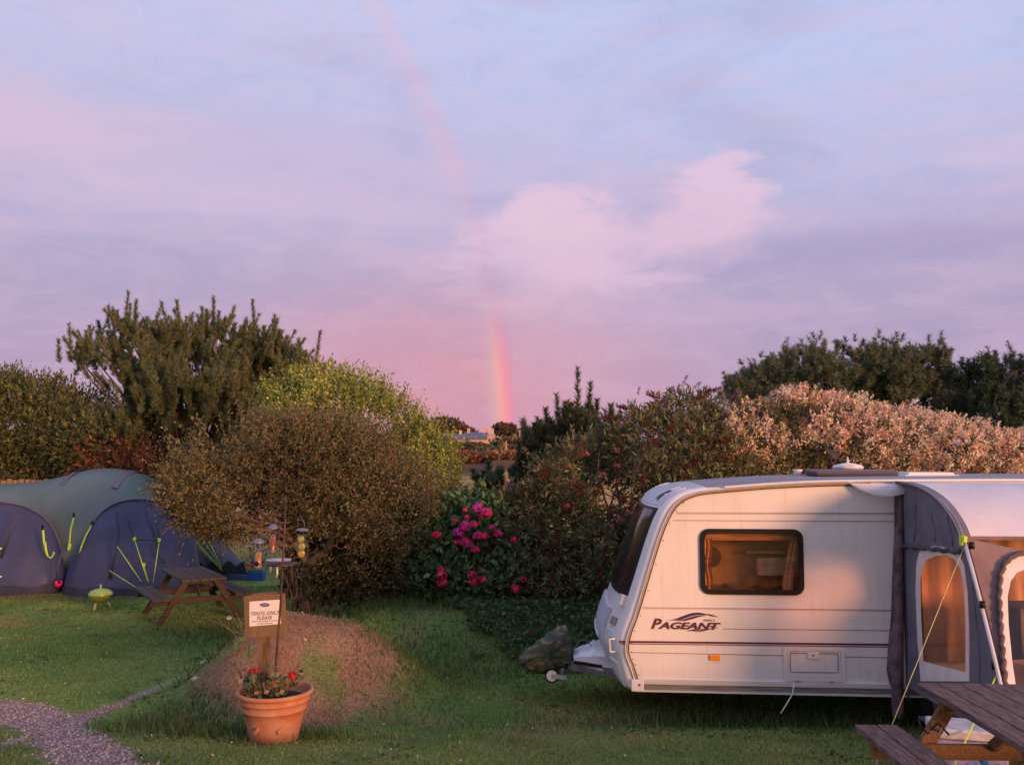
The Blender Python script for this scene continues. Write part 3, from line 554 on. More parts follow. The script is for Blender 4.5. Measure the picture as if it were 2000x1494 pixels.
for px, py in ((1210,818),(1236,800),(1262,795),(1290,780),(1333,752),(1352,760),(1390,765),(1428,778),(1450,812),(1220,835)): limb(mb, pp(px+rng.uniform(-20, 20), py+90, 15.2), pp(px, py, 15), .012, .005, rng, 6, .02, 0, 4)
rel(mb, t).build('stems', BARK, t)
# ---- cream flowering vine hedge
rng = np.random.default_rng(29); b0 = at(1700, 950, 15.5); t = plant('flowering_hedge', (b0.x, 15.5, float(gz(b0.x, 15.5))), 'hedge smothered in cream blossom running behind the caravan roof', 'hedge')
el_ = [E(1560,850,15.5,90,68,.9), E(1640,870,15.5,100,82,1.), E(1500,880,15.3,80,75,.8), E(1740,885,15.5,120,75,1.), E(1830,900,15.4,110,72,1.), E(1930,915,15.3,110,58,.9), E(2060,920,15.3,110,68,.9), E(2200,920,15.3,110,60,.9), E(1640,1040,15.4,220,160,1.), E(1900,1040,15.4,220,140,1.), E(1560,800,15.6,45,28,.5), E(1470,850,15.0,62,58,.6), E(1420,880,15.0,40,40,.5), E(2050,880,15.6,60,30,.5)]
foliage('foliage', [shoots(el_, 4200, 9, .26, .065, .6, [(.06,.075,.028), (.085,.085,.03), (.045,.055,.022), (.14,.075,.035)], rng, inner=.72, gap=(2.4, -.8), zmin=.4, seed=12, droop=.3)], t)
Ps, Ns = shell([e for e in el_ if e[2] > 2.0], 5200, rng, .95, .12, 2.0, 12); k = (n3(Ps, 2.6, 99)+.5*n3(Ps, 6, 98) > -.45); Ps, Ns = Ps[k], Ns[k]; m = len(Ps); per = 26
D = unit(Ns*.5+np.array([0, 0, .8])+rng.normal(0, .35, (m, 3))); tt = rng.uniform(0, 1, (m, per)); Bp = Ps[:, None]+D[:, None]*(tt*.24)[..., None]+rng.normal(0, 1, (m, per, 3))*(.045*(1.1-tt))[..., None]; Bp = Bp.reshape(-1, 3)
Cc = pick([(.76,.54,.38), (.72,.56,.42), (.82,.66,.50), (.52,.30,.19)], m, rng, [.35,.28,.25,.12]); Cc = np.clip(np.repeat(Cc, per, 0)*(1+rng.normal(0, .12, (m*per, 1))), 0, 1)
l = rng.uniform(.025, .05, len(Bp)); o = foliage('blossom', [leaves(Bp, rng.normal(size=Bp.shape)+np.array([0, 0, .6]), l, l*.8, Cc, rng)], t, PETAL); o['kind'] = 'stuff'
# ---- pines behind on the right
for nm, ell, n_, lab, sd, Yd, bx in (('pine_tree', [E(1650,735,27,150,55,2.), E(1750,740,27,120,60,2.), E(1500,745,27,62,28,1.2), E(1560,725,27,70,30,1.2), E(1830,770,27,70,50,1.2), E(1600,800,26.5,180,60,1.8), E(1780,810,26.5,130,70,1.6), E(1480,780,26.5,60,40,1.)], 270, 'broad rounded pine rising behind the cream flowering hedge', 31, 27, 1680),
                                  ('pine_tree', [E(1960,750,25,70,45,1.3), E(2040,740,25,90,45,1.3), E(1950,810,25,90,60,1.4), E(2060,810,25,90,70,1.4), E(1890,800,25.5,50,35,.9)], 120, 'darker green pine cut off by the right edge of the photo', 32, 25, 1990)):
    rng = np.random.default_rng(sd); Pc, Nn = shell(ell, n_, rng, .6, .12); b0 = at(bx, 930, Yd); cs = [tuple(p) for p in Pc]
    t = plant(nm, (b0.x, Yd, float(gz(b0.x, Yd))), lab, 'pine tree'); B = []; D = []; LL = []
    for p, nn in zip(Pc, Nn):
        for k in range(13): B.append(p+rng.normal(0, .17, 3)); D.append(nn*.5+np.array([0, 0, .7])+rng.normal(0, .45, 3)); LL.append(rng.uniform(.14, .36))
    cl = ((.075,.09,.05), (.058,.075,.04), (.10,.10,.055)) if sd == 31 else ((.032,.052,.03), (.045,.065,.03), (.03,.045,.025))
    foliage('needles', [needles(np.array(B), np.array(D), np.array(LL), 60, .17, .020, cl, rng, 1.0, .2)], t)
    mb = MB(); tk = limb(mb, t.location, (b0.x, Yd, 5.2), .25, .1, rng, 8, .05, 0, 8)
    for c in cs[::4]: limb(mb, tk[rng.integers(2, 8)], c, .05, .012, rng, 6, .05, 0, 5)
    rel(mb, t).build('trunk', BARK, t)
# ---- young candle pines in the gap
rng = np.random.default_rng(33); Yd = 19
def young(px, base_py, cl, tips, lab, Yd, per=60, sp=16, LL=(.2, .45), cols=((.05,.07,.035), (.038,.055,.03), (.065,.07,.035))):
    b0 = at(px, base_py, Yd); cs = []
    for cx, cy, n_ in cl:
        for k in range(n_): q = at(cx+rng.normal(0, sp), cy+rng.normal(0, sp), Yd+rng.normal(0, .3)); cs.append((q.x, q.y, q.z))
    ex = []
    for tx, ty, hh, ln in tips: q = at(tx-ln*.3, ty+hh, Yd+rng.uniform(-.2, .2)); ex.append(((q.x, q.y, q.z), (ln/hh*.6, 0, 1), hh*Yd/F*.96)); ex += [ex[-1]]*2
    pine('young_pine', (b0.x, Yd, float(gz(b0.x, Yd))), cs+[e[0] for e in ex], lab, rng, sh=6, L=LL, per=per*2, nl=.17, wd=.024, cols=cols, extra=ex, trunk=.08, limb_r=.03, cr=.12, group='young pines beyond the garden hedge')
young(1120, 1000, [(1120,850,14),(1080,880,9),(1160,870,10),(1100,920,12),(1180,900,8)], [(1129,735,120,0),(1150,760,90,14),(1091,780,75,-14),(1107,792,50,-10),(1117,795,50,0),(1069,805,55,-10),(1165,790,60,6),(1193,797,50,2),(1056,828,35,-3),(1046,832,30,-4),(1140,810,50,4)], 'young pine with tall bare candle shoots between the rainbow and the buddleia', 19)
young(1030, 1010, [(1030,925,1),(1045,915,1)], [(1014,870,60,-5),(1045,900,35,6),(1008,915,22,-6)], 'small young pine standing alone just left of the taller young pine', 19, 60, 7, (.1, .25))
young(960, 1010, [(958,945,1),(970,950,1)], [(955,910,45,-2),(976,918,35,3),(947,925,22,-5)], 'smallest young pine, a few tufts above the hydrangea flowers', 18, 60, 6, (.1, .22))
# ---- low plants in front of the gap
rng = np.random.default_rng(34); b0 = at(960, 1010, 16); t = plant('shrub', (b0.x, 16, float(gz(b0.x, 16))), 'low dusky shrub with purple tips just above the hydrangea', 'shrub')
foliage('foliage', [shoots([E(960,1030,16,80,38,.7), E(900,1005,16.2,40,40,.6), E(1020,1005,15.8,50,42,.6)], 1000, 9, .26, .08, .35, [(.07,.06,.035), (.10,.055,.04), (.05,.055,.028), (.10,.10,.035)], rng, up=.7, inner=.5, zmin=.5, seed=15)], t)
# ---- seed head weeds by the mound
rng = np.random.default_rng(35); b0 = G(455, 1250); t = plant('dandelion', tuple(b0), 'pale dandelion clock standing beside the wooden sign', 'weed')
mb = MB(); q = at(447, 1207, b0.y); mb.tube([b0, b0.lerp(q, .6)+Vector((-.02, 0, 0)), q], .003, 4); rel(mb, t).build('stem', mat('stem_green', (.10,.12,.05), .8), t)
o = link('seed_head', hydrangea_mesh('seed_head', [(.6,.6,.58), (.5,.5,.5)], rng, .028, 120), PETAL, t); o.location = q-Vector(b0)
mb = MB(); t2 = plant('weed', tuple(b0+Vector((.1, 0, 0))), 'thin straggly weed stems leaning beside the wooden sign', 'weed')
for k in range(14): limb(mb, t2.location+Vector((rng.normal(0, .08), rng.normal(0, .05), 0)), tuple(t2.location+Vector((rng.normal(-.03, .16), rng.normal(0, .1), rng.uniform(.12, .34)))), .004, .002, rng, 5, .015, 0, 4)
rel(mb, t2).build('stems', mat('stem_dry', (.2,.17,.08), .8), t2)

# ================================================================ far country
def farclump(px, py, Yd, rx, ry, rd, n, lab, cat, cols, name='distant_tree', lf=.9, trunk=True, sd=0, ells=None):
    rng = np.random.default_rng(100+sd); el_ = ells or [E(px, py, Yd, rx, ry, rd)]; c = at(px, py, Yd); gx = float(gz(c.x, min(Yd, 420.))); t = plant(name, (c.x, Yd, gx), lab, cat)
    foliage('crown', [shoots(el_, n, 6, lf*1.2, lf, .6, cols, rng, up=.4, inner=.5, jig=.2, seed=sd)], t)
    if trunk: mb = MB(); limb(mb, (c.x, Yd, gx-.2), (c.x, Yd, c.z), rd*.08+.1, .1, rng, 6, .1); rel(mb, t).build('trunk', BARK, t)
    return t
DK = [(.075,.050,.034), (.055,.045,.030), (.09,.055,.036)]
farclump(868,832,400,34,14,6,900,'wide flat topped tree on the skyline left of the distant house','tree',DK,sd=1,ells=[E(868,829,400,30,12,6), E(890,838,400,22,10,5), E(850,836,400,18,9,5)])
farclump(905,845,405,22,8,5,400,'low reddish tree directly behind the distant slate roof','tree',[(.12,.06,.045), (.09,.05,.035)],sd=2)
farclump(842,843,395,15,6,4,260,'low dark tree at the skyline beside the wide flat topped one','tree',DK,sd=3)
farclump(985,840,400,18,13,5,650,'rounded dark tree at the foot of the rainbow right of the house','tree',DK,sd=4,ells=[E(978,840,400,13,11,5), E(994,842,400,15,12,5)])
for i, (x, y, rx, ry, lab) in enumerate(((1025,852,28,10,'dark skyline wood beside the pale post'), (1075,852,40,11,'dark skyline wood behind the tall candle pine'), (1150,855,50,11,'skyline wood hidden behind the buddleia top'), (790,856,50,10,'skyline wood hidden behind the yellow green shrub'))):
    t = farclump(x, y, 420, rx, ry, 8, 600, lab, 'wood', DK, 'distant_wood', 1.2, False, 10+i); t['kind'] = 'stuff'
GR = [(.045,.050,.028), (.035,.040,.024), (.06,.055,.03)]
for i, (x, y, Yd, rx, ry, cols, lab) in enumerate(((905,883,170,55,10,GR,'dark green field hedge below the distant house'), (960,893,140,30,11,[(.07,.08,.04), (.05,.06,.035)],'greyer green scrub bank in front of the dark field hedge'), (1010,872,220,45,9,[(.12,.085,.05), (.08,.065,.04)],'brown scrub bank right of the distant house'), (1010,890,160,40,9,[(.075,.06,.04), (.055,.05,.035)],'dusky scrub between the posts and the candle pine'), (895,897,110,50,5,[(.13,.06,.035), (.10,.055,.03)],'rust brown bracken bank across the field'), (1000,896,110,60,5,[(.17,.085,.045), (.13,.07,.035)],'rusty red bracken along the edge of the dry field'))):
    t = farclump(x, y, Yd, rx, ry, Yd*.03, 900, lab, 'scrub', cols, 'distant_scrub', Yd*.004, False, 20+i); t['kind'] = 'stuff'
# distant farmhouse
PLASTER = mat('house_plaster', (.50,.34,.24), .9, .1, .4, 0); SLATE = mat('roof_slate', (.10,.13,.20), .6, .2, .5, 0); SLATE2 = mat('old_roof', (.22,.17,.17), .8, .2, .5, 0); DARK = mat('dark_glass', (.02,.02,.025), .15, .1, 1, 0)
def house(pxl, pxr, pyb, pye, pyr, Yd, dep, lab, roofm, chim, wins, gable=None):
    a = at(pxl, pyb, Yd); b = at(pxr, pyb, Yd); ze = at(pxl, pye, Yd).z; zr = at(pxl, pyr, Yd+dep/2).z; zb = a.z-2.5; cx = (a.x+b.x)/2; w = b.x-a.x
    t = empty('house', (cx, Yd, zb), lab, 'house'); H = ze-zb; mb = MB(); mb.box((0, dep/2, H/2), (w, dep, H)).add([(-w/2,0,H),(-w/2,dep,H),(-w/2,dep/2,zr-zb-.1),(w/2,0,H),(w/2,dep,H),(w/2,dep/2,zr-zb-.1)], [(0,2,1),(3,4,5)]); mb.build('wall', PLASTER, t)
    mb = MB(); z1 = H-.1; z2 = zr-zb; o = .4
    mb.add([(-w/2-o,-o,z1),(w/2+o,-o,z1),(w/2+o,dep/2,z2),(-w/2-o,dep/2,z2),(-w/2-o,dep+o,z1),(w/2+o,dep+o,z1),(-w/2-o,-o,z1-.25),(w/2+o,-o,z1-.25),(-w/2-o,dep+o,z1-.25),(w/2+o,dep+o,z1-.25),(w/2+o,dep/2,z2-.25),(-w/2-o,dep/2,z2-.25)], [(0,1,2,3),(3,2,5,4),(6,7,1,0),(8,4,5,9),(1,7,10,2),(2,10,9,5),(0,3,11,6),(3,4,8,11)]); r = mb.build('roof', roofm, t)
    for fx, hh in chim: MB().box((w*(fx-.5), dep/2, z2+hh/2-.4), (1.1, .9, hh+.8)).box((w*(fx-.5), dep/2, z2+hh+.08), (1.3, 1.1, .16)).build('chimney', PLASTER, r)
    for fx, ww in wins: MB().box((w*(fx-.5), -.02, H*.62), (ww, .1, 1.1)).build('window', DARK, t)
    return t
house(908,950,866,857,844,350,7,'distant pale farmhouse with a blue slate roof and chimneys below the skyline',SLATE,[(.88,1.8),(.15,1.4)],[(.3,1.),(.5,1.),(.7,1.)])
house(948,964,862,850,846,352,6,'narrow bright gable end block joined to the right of the distant farmhouse',PLASTER,[(.2,1.5),(.85,1.7)],[(.5,.7)])
house(880,906,866,857,847,346,7,'distant orange gabled barn left of the slate roofed farmhouse',SLATE,[(.7,1.2)],[(.4,.9)])
house(815,884,866,856,845,356,7,'long low distant building with a faded grey roof at the left of the farm',SLATE2,[],[(.3,.9),(.6,.9)])
# posts
for px, pt, pb, Yd, lab, c, w in ((988,862,892,130,'weathered timber pole lit orange in the middle of the fields',(.5,.28,.14),.45), (1015,840,858,300,'thin pale pole on the skyline right of the rainbow foot',(.45,.42,.28),.5)):
    a = at(px, pb, Yd); b = at(px, pt, Yd); t = empty('utility_pole', (a.x, Yd, a.z-1), lab, 'pole'); m_ = mat('pole_wood', c, .9, .3, .8, 0)
    MB().tube([(0,0,0), (0,0,b.z-a.z+1)], [w*.5, w*.35], 8).build('post', m_, t)
    MB().box((0, -w*.4, b.z-a.z+1-.45), (w*1.9, .12, .14)).build('crossarm', m_, t)
# ================================================================ caravan
YAW = R(4.1); C0 = at(1225, 1346, 9.5); U = Vector((math.cos(YAW), -math.sin(YAW), 0)); Vv = Vector((math.sin(YAW), math.cos(YAW), 0)); O = Vector((0, 0, HC))
def side(px, py, off=0.):
    """photo pixel -> (u, z) on the near wall plane"""
    d = ray(px, py); p = O+d*((C0+Vv*off-O).dot(Vv)/d.dot(Vv)); return ((p-C0).dot(U), p.z)
CW = 2.2
GRP = mat('cream_grp', (.78,.76,.74), .35, .04, 3, .02, coat=.2, mix2=(.72,.70,.67)); WALLM = mat('caravan_wall', (.74,.70,.66), .42, .04, 2.5, .06, bscale=60, mix2=(.69,.65,.60)); 
def grime(m):
    h = NG(m.node_tree); b = h.n['Principled BSDF']; t = h.new('ShaderNodeTexCoord').outputs['Object']; mp = h.new('ShaderNodeMapping'); h.l.new(t, mp.inputs[0]); mp.inputs['Scale'].default_value = (14, 14, .7)
    src = b.inputs['Base Color'].links[0].from_socket; a = h.mr(h.noise(mp.outputs[0], 1.6, 5, .6), .52, .78); c = h.mix(h.m('MULTIPLY', a, .32), src, (.45,.36,.30)); c = h.mix(h.m('MULTIPLY', h.mr(h.noise(t, 1.1, 6, .65), .5, .75), .16), c, (.50,.42,.36)); h.l.new(c, b.inputs['Base Color'])
grime(WALLM); grime(GRP); GRPG = mat('grey_grp', (.52,.54,.60), .4, .06, 3, .02)
ALU = mat('polished_aluminium', (.78,.75,.72), .35, .06, 4, .02, metal=.35, stretch=(.4, 4, 20)); BLACK = mat('black_rubber', (.010,.009,.009), .5, .2, 10, .05, spec=.25); TRIM = mat('grey_trim', (.30,.25,.22), .6, .1, 10, .05)
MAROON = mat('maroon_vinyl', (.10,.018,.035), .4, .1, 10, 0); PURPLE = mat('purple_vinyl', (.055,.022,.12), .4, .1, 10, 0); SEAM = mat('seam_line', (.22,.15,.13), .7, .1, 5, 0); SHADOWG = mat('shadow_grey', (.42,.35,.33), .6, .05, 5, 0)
def glassmat(name, tint=(.8,.8,.8), refl=.12, rough=.03):
    m = bpy.data.materials.new(name); m.use_nodes = True; h = NG(m.node_tree); h.n.remove(h.n['Principled BSDF']); tr = h.new('ShaderNodeBsdfTransparent'); tr.inputs[0].default_value = (*tint, 1)
    gl = h.new('ShaderNodeBsdfGlossy'); gl.inputs[0].default_value = (.9,.9,.9,1); gl.inputs['Roughness'].default_value = rough
    fr = h.new('ShaderNodeLayerWeight'); fr.inputs[0].default_value = .5; f = h.m('ADD', h.m('MULTIPLY', h.m('POWER', fr.outputs['Facing'], 4.), .8), .04+refl, clamp=True)
    ms = h.new('ShaderNodeMixShader'); h.l.new(f, ms.inputs[0]); h.l.new(tr.outputs[0], ms.inputs[1]); h.l.new(gl.outputs[0], ms.inputs[2]); h.l.new(ms.outputs[0], h.n['Material Output'].inputs[0]); return m
GLASS = glassmat('acrylic_glass', (.92,.84,.76), .02); PVC = glassmat('warm_tint_vinyl', (.88,.74,.64), .0, .15); DGL = mat('tinted_glass', (.02,.018,.02), .08, .1, 2, 0)  # vinyl tint stands in for warm reflections of the sunlit surroundings
cvn = empty('caravan', (C0.x, C0.y, 0), 'cream touring caravan with maroon stripe, nose pointing left, standing on the lawn', 'caravan', rz=-YAW)
outl = [(1240,1350),(1227,1342),(1216,1300),(1211,1262),(1216,1232),(1231,1190),(1250,1130),(1270,1063),(1287,1014),(1303,984),(1326,965),(1360,955),(1415,950),(1500,943.5),(1600,939),(1700,937.5),(1850,936.5),(2100,936),(2220,940),(2270,965),(2290,1040),(2300,1200),(2300,1358)]
prof = [side(*p) for p in outl]
def crs(pts, sub=4):
    out = []
    for i in range(len(pts)-1):
        p = [np.array(pts[max(i-1, 0)]), np.array(pts[i]), np.array(pts[i+1]), np.array(pts[min(i+2, len(pts)-1)])]
        for k in range(sub):
            t = k/sub; out.append(tuple(.5*((2*p[1])+(-p[0]+p[2])*t+(2*p[0]-5*p[1]+4*p[2]-p[3])*t*t+(-p[0]+3*p[1]-3*p[2]+p[3])*t**3)))
    out.append(tuple(pts[-1])); return out
pf = crs(prof, 4); NB = len(pf)
def bulge(i, v):
    f = i/4.; w = np.interp(f, [0, 1, 3, 5, 8, 9.5, 11, 12], [.2, .55, 1, .95, .8, .6, .25, 0]); q = abs(2*v/CW-1); return -.20*w*(1-q**3)
def skin(i, v, off=0.):
    """point on the moulded front and roof skin"""
    i = min(max(i, 0), NB-1); k = int(i); f = i-k; a = np.array(pf[k]); b = np.array(pf[min(k+1, NB-1)]); p = a+(b-a)*f; tg = np.array(pf[min(k+1, NB-1)])-np.array(pf[max(k-1, 0)]); tg /= np.linalg.norm(tg); n = np.array([-tg[1], tg[0]])
    e = min(v, CW-v); rr = .05; ins = 0 if e > rr else -(rr-math.sqrt(max(rr*rr-(rr-e)**2, 0)))
    p = p+n*(off+ins); return (p[0]+bulge(i, v), v, p[1]+(.02*(1-(2*v/CW-1)**2) if 44 < i < 72 else 0))
vs = [0, .006, .02, .05, .15, .35, .6, .85, 1.1, 1.35, 1.6, 1.85, 2.05, 2.15, 2.18, 2.194, 2.2]
mb = MB(); mb.grid([[skin(i, v) for v in vs] for i in range(NB)]); nbf = len(pf)
far = [(p[0], CW, p[1]) for p in pf]; insp = [skin(i, CW) for i in range(NB)]
mb.add(insp, [tuple(range(NB))])
bl = skin(0, 0); br = skin(NB-1, 0); mb.add([(pf[0][0]+.05, .06, pf[0][1]), (pf[-1][0], .06, pf[0][1]), (pf[-1][0], CW-.06, pf[0][1]), (pf[0][0]+.05, CW-.06, pf[0][1])], [(0,1,2,3)])
body = mb.build('body', GRP, cvn)
# near wall with window opening
def rrect(cx, cz, w, h_, r, n=6):
    out = []
    for sx, sz, a0 in ((1,1,0),(-1,1,90),(-1,-1,180),(1,-1,270)):
        for k in range(n+1): a = R(a0+90*k/n); out.append((cx+sx*(w/2-r)+r*math.cos(a), cz+sz*(h_/2-r)+r*math.sin(a)))
    return out
wl = side(1367, 1095)[0]; wr = side(1569, 1098)[0]; wt = side(1465, 1032.5)[1]; wb = side(1465, 1161)[1]; WCX, WCZ, WW, WH = (wl+wr)/2, (wt+wb)/2, wr-wl, wt-wb
def holed(outer, inner, y, name, m_, parent, thick=0.):
    bm = bmesh.new(); ed = []
    for lp in (outer, inner):
        vv = [bm.verts.new((p[0], y, p[1])) for p in lp]; ed += [bm.edges.new((vv[i], vv[(i+1) % len(vv)])) for i in range(len(vv))]
    bmesh.ops.triangle_fill(bm, edges=ed, use_beauty=True)
    if thick:
        fs = list(bm.faces); r = bmesh.ops.extrude_face_region(bm, geom=fs); bmesh.ops.translate(bm, verts=[v for v in r['geom'] if isinstance(v, bmesh.types.BMVert)], vec=(0, thick, 0))
    bmesh.ops.recalc_face_normals(bm, faces=bm.faces); me = bpy.data.meshes.new(name); bm.to_mesh(me); bm.free(); return link(name, me, m_, parent)
inner_prof = [(skin(i, 0)[0], skin(i, 0)[2]) for i in range(NB)]
holed(inner_prof, rrect(WCX, WCZ, WW-.07, WH-.07, .08), -.001, 'side_wall', WALLM, cvn)
# horizontal pressed seams
def seam(x0, y0, x1, y1, th, m_, name='wall_seam', off=.003, parent=None):
    a = side(x0, y0); b = side(x1, y1); MB().bar((a[0], -off, a[1]), (b[0], -off, b[1]), .004, th).build(name, m_, parent or cvn)
for a in ((1322,1001,1755,1002),(1315,1016,1755,1018),(1256,1186,1745,1191),(1413,1227.5,1745,1231),(1234,1273.5,1745,1284)): seam(*a, .006, SEAM)
seam(1209, 1252.5, 1745, 1258.5, .020, MAROON, 'stripe', .004); seam(1211, 1256.5, 1745, 1263, .008, PURPLE, 'stripe', .004)
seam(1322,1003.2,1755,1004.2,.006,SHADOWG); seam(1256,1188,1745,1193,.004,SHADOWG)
# edge trim following the front curve
def ribbon(pts, w, d, m_, name, y0=-.004, parent=cvn):
    pts = [np.array(p) for p in pts]; P = []
    for i, p in enumerate(pts):
        tg = pts[min(i+1, len(pts)-1)]-pts[max(i-1, 0)]; tg /= np.linalg.norm(tg); n = np.array([-tg[1], tg[0]]); a = p+n*w/2; b = p-n*w/2
        P.append([(a[0], 0, a[1]), (a[0]*.85+b[0]*.15, -d, a[1]*.85+b[1]*.15), (b[0]*.85+a[0]*.15, -d, b[1]*.85+a[1]*.15), (b[0], 0, b[1])])
    mb = MB().grid(P, True); mb.v = [(x, y+y0, z) for x, y, z in mb.v]; return mb.build(name, m_, parent)
trim = crs([side(*p) for p in [(1242,1328),(1233,1300),(1227,1285),(1223.5,1265),(1228,1238),(1242,1200),(1262,1134),(1282,1067),(1299,1020),(1316,990),(1337,972.5),(1366,962.5),(1415,957),(1500,950),(1600,945),(1700,943)]], 4)
ribbon(trim, .042, .012, TRIM, 'edge_trim'); off = lambda s, k: [tuple(np.array(p)+s*np.array([-(np.array(k[min(i+1, len(k)-1)])-np.array(k[max(i-1, 0)]))[1], (np.array(k[min(i+1, len(k)-1)])-np.array(k[max(i-1, 0)]))[0]])/np.linalg.norm(np.array(k[min(i+1, len(k)-1)])-np.array(k[max(i-1, 0)]))) for i, p in enumerate(k)]
ribbon(off(.012, trim), .012, .018, ALU, 'edge_trim'); ribbon(off(-.024, trim), .006, .014, BLACK, 'edge_trim')
rail = crs([side(*p) for p in [(1415,952),(1500,945.5),(1600,940.5),(1700,939),(1850,938),(2000,937.5),(2220,940)]], 3); ribbon(rail, .03, .03, ALU, 'roof_rail')
# bottom rail
for y0, y1, th, m_, d in ((1330,1342,.045,ALU,.03), (1341,1352,.05,mat('worn_aluminium', (.30,.29,.26), .5, .2, 6, .1, metal=.6, stretch=(.5,1,8)),.015), (1348,1360,.02,ALU,.028)):
    a = side(1242, y0-1); b = side(1748, y1); sl_ = (b[1]-a[1])/(b[0]-a[0]); e = (5.7, a[1]+sl_*5.7*.3)
    MB().bar((a[0], -d/2, a[1]), (5.7, -d/2, a[1]-.012), d, th).build('skirt_rail', m_, cvn)
a = side(1243, 1337); MB().box((a[0]+.01, -.02, a[1]+.0), (.13, .03, .12)).build('corner_bracket', GRP, cvn, .008); MB().tube([(a[0]+.03, -.036, a[1]+.01), (a[0]+.03, -.042, a[1]+.01)], .012, 10).build('screw', SEAM, cvn)
for k in range(14):
    q_ = trim[2+k*3]; MB().tube([(q_[0]+.05, -.001, q_[1]-.01), (q_[0]+.05, -.006, q_[1]-.01)], .006, 6).build('rivet', SEAM, cvn)
# window
wf = holed(rrect(WCX, WCZ, WW, WH, .10), rrect(WCX, WCZ, WW-.10, WH-.095, .07), -.022, 'window_frame', BLACK, cvn, .02)
bm = MB(); bm.v = [(x, -.010, z) for x, z in rrect(WCX, WCZ, WW-.05, WH-.05, .08)]; bm.f = [tuple(range(len(bm.v)))]; bm.sm = [False]; bm.build('pane', GLASS, wf)
# what shows inside: lining, blind, curtain, cushions
LIN = mat('interior_lining', (.60,.34,.17), .8, .35, 3, .1, mix2=(.45,.24,.11)); CUR = mat('orange_blind', (.58,.27,.13), .8, .2, 3, .1, stretch=(1,1,10)); CUSH = mat('pale_cushion', (.48,.33,.20), .9, .15, 8, .1)
x0, x1, z0, z1 = WCX-WW/2-.25, WCX+WW/2+.25, WCZ-WH/2-.1, WCZ+WH/2+.1
mb = MB(); mb.add([(x0,.5,z0),(x1,.5,z0),(x1,.5,z1),(x0,.5,z1),(x0,.02,z0),(x1,.02,z0),(x1,.02,z1),(x0,.02,z1)], [(0,1,2,3),(4,5,1,0),(7,3,2,6),(4,0,3,7),(5,6,2,1)]); mb.build('interior_lining', LIN, cvn)
mb = MB()
for k in range(4): mb.box((WCX-.0, .10+.006*k, WCZ+WH/2-.055-.022*k), (WW-.06, .02, .018))
mb.build('blind', CUR, cvn)
mb = MB(); P = [[(WCX-WW/2+.03+.012*j+.012*math.sin(i*1.2), .12+.02*math.sin(j*1.9), WCZ-WH/2+.02+(WH-.12)*i/8) for j in range(10)] for i in range(9)]; mb.grid(P); mb.build('curtain', CUR, cvn)
mb = MB(); P = [[(WCX+WW/2-.04-.012*j-.05*math.cos(i*.3), .12+.02*math.sin(j*1.9), WCZ-WH/2+.02+(WH-.12)*i/8) for j in range(10)] for i in range(9)]; mb.grid(P); mb.build('curtain', CUR, cvn)
MB().box((WCX+.28, .33, WCZ-.09), (.34, .1, .20)).build('cushion', CUSH, cvn, .03)
MB().box((WCX+.22, .38, WCZ+.06), (.42, .06, .04)).build('cushion', CUSH, cvn, .015)
mb = MB()
for k in range(24): a = 6.283*k/24; mb.v.append((WCX-.36+.13*math.cos(a), .40, WCZ-.01+.13*math.sin(a)))
mb = MB().prism([(.115*math.cos(6.283*k/24), .115*math.sin(6.283*k/24)) for k in range(24)], .03, Matrix.Translation((WCX-.36, .44, WCZ)) @ Matrix.Rotation(R(90), 4, 'X')); mb.build('dark_disc', mat('dark_brown', (.10,.045,.025), .6), cvn)  # plain dark disc for the round shape behind the pane
P = [[(x0+.05+(x1-x0-.1)*i/20, .28+.1*j/3, WCZ-WH/2+.05+.025*math.sin(i*1.3)+.015*math.sin(i*2.9)-.02*j) for j in range(4)] for i in range(21)]; MB().grid(P).build('seat_back', CUSH, cvn)
# locker door
l0 = side(1529, 1262); l1 = side(1651, 1330); lx, lz, lw, lh = (l0[0]+l1[0])/2, (l0[1]+l1[1])/2, l1[0]-l0[0], l0[1]-l1[1]
ld = holed(rrect(lx, lz, lw, lh, .03), rrect(lx, lz, lw-.08, lh-.075, .02), -.018, 'locker_door', WALLM, cvn, .015)
MB().box((lx, -.006, lz), (lw-.09, .004, lh-.085)).build('panel', WALLM, ld)
holed(rrect(lx, lz+.012, lw-.13, lh-.14, .02), rrect(lx, lz+.012, lw-.15, lh-.16, .015), -.012, 'panel_rib', TRIM, ld, .004)
MB().box((lx-.01, -.016, lz+.085), (.12, .018, .07)).build('latch', WALLM, ld, .008); MB().tube([(lx-.01, -.025, lz+.09), (lx-.01, -.03, lz+.09)], .008, 10).build('lock', BLACK, ld)
for sx in (-.17, .17): MB().box((lx+sx, -.014, lz-lh/2-.004), (.05, .016, .012)).build('hinge', TRIM, ld)
# hose hanging from the locker
a = side(1550, 1333); mb = MB().tube([(a[0], -.03, a[1]), (a[0]-.03, -.06, a[1]-.1), (a[0]-.10, -.10, a[1]-.19), (a[0]-.17, -.14, a[1]-.27)], .006, 6); mb.build('hose', GRP, cvn)
# side marker
a = side(1396, 1283.5); MB().box((a[0], -.012, a[1]), (.105, .022, .055)).build('side_marker', mat('amber_reflector', (.95,.30,.02), .25, .05, 4, 0), cvn, .006)
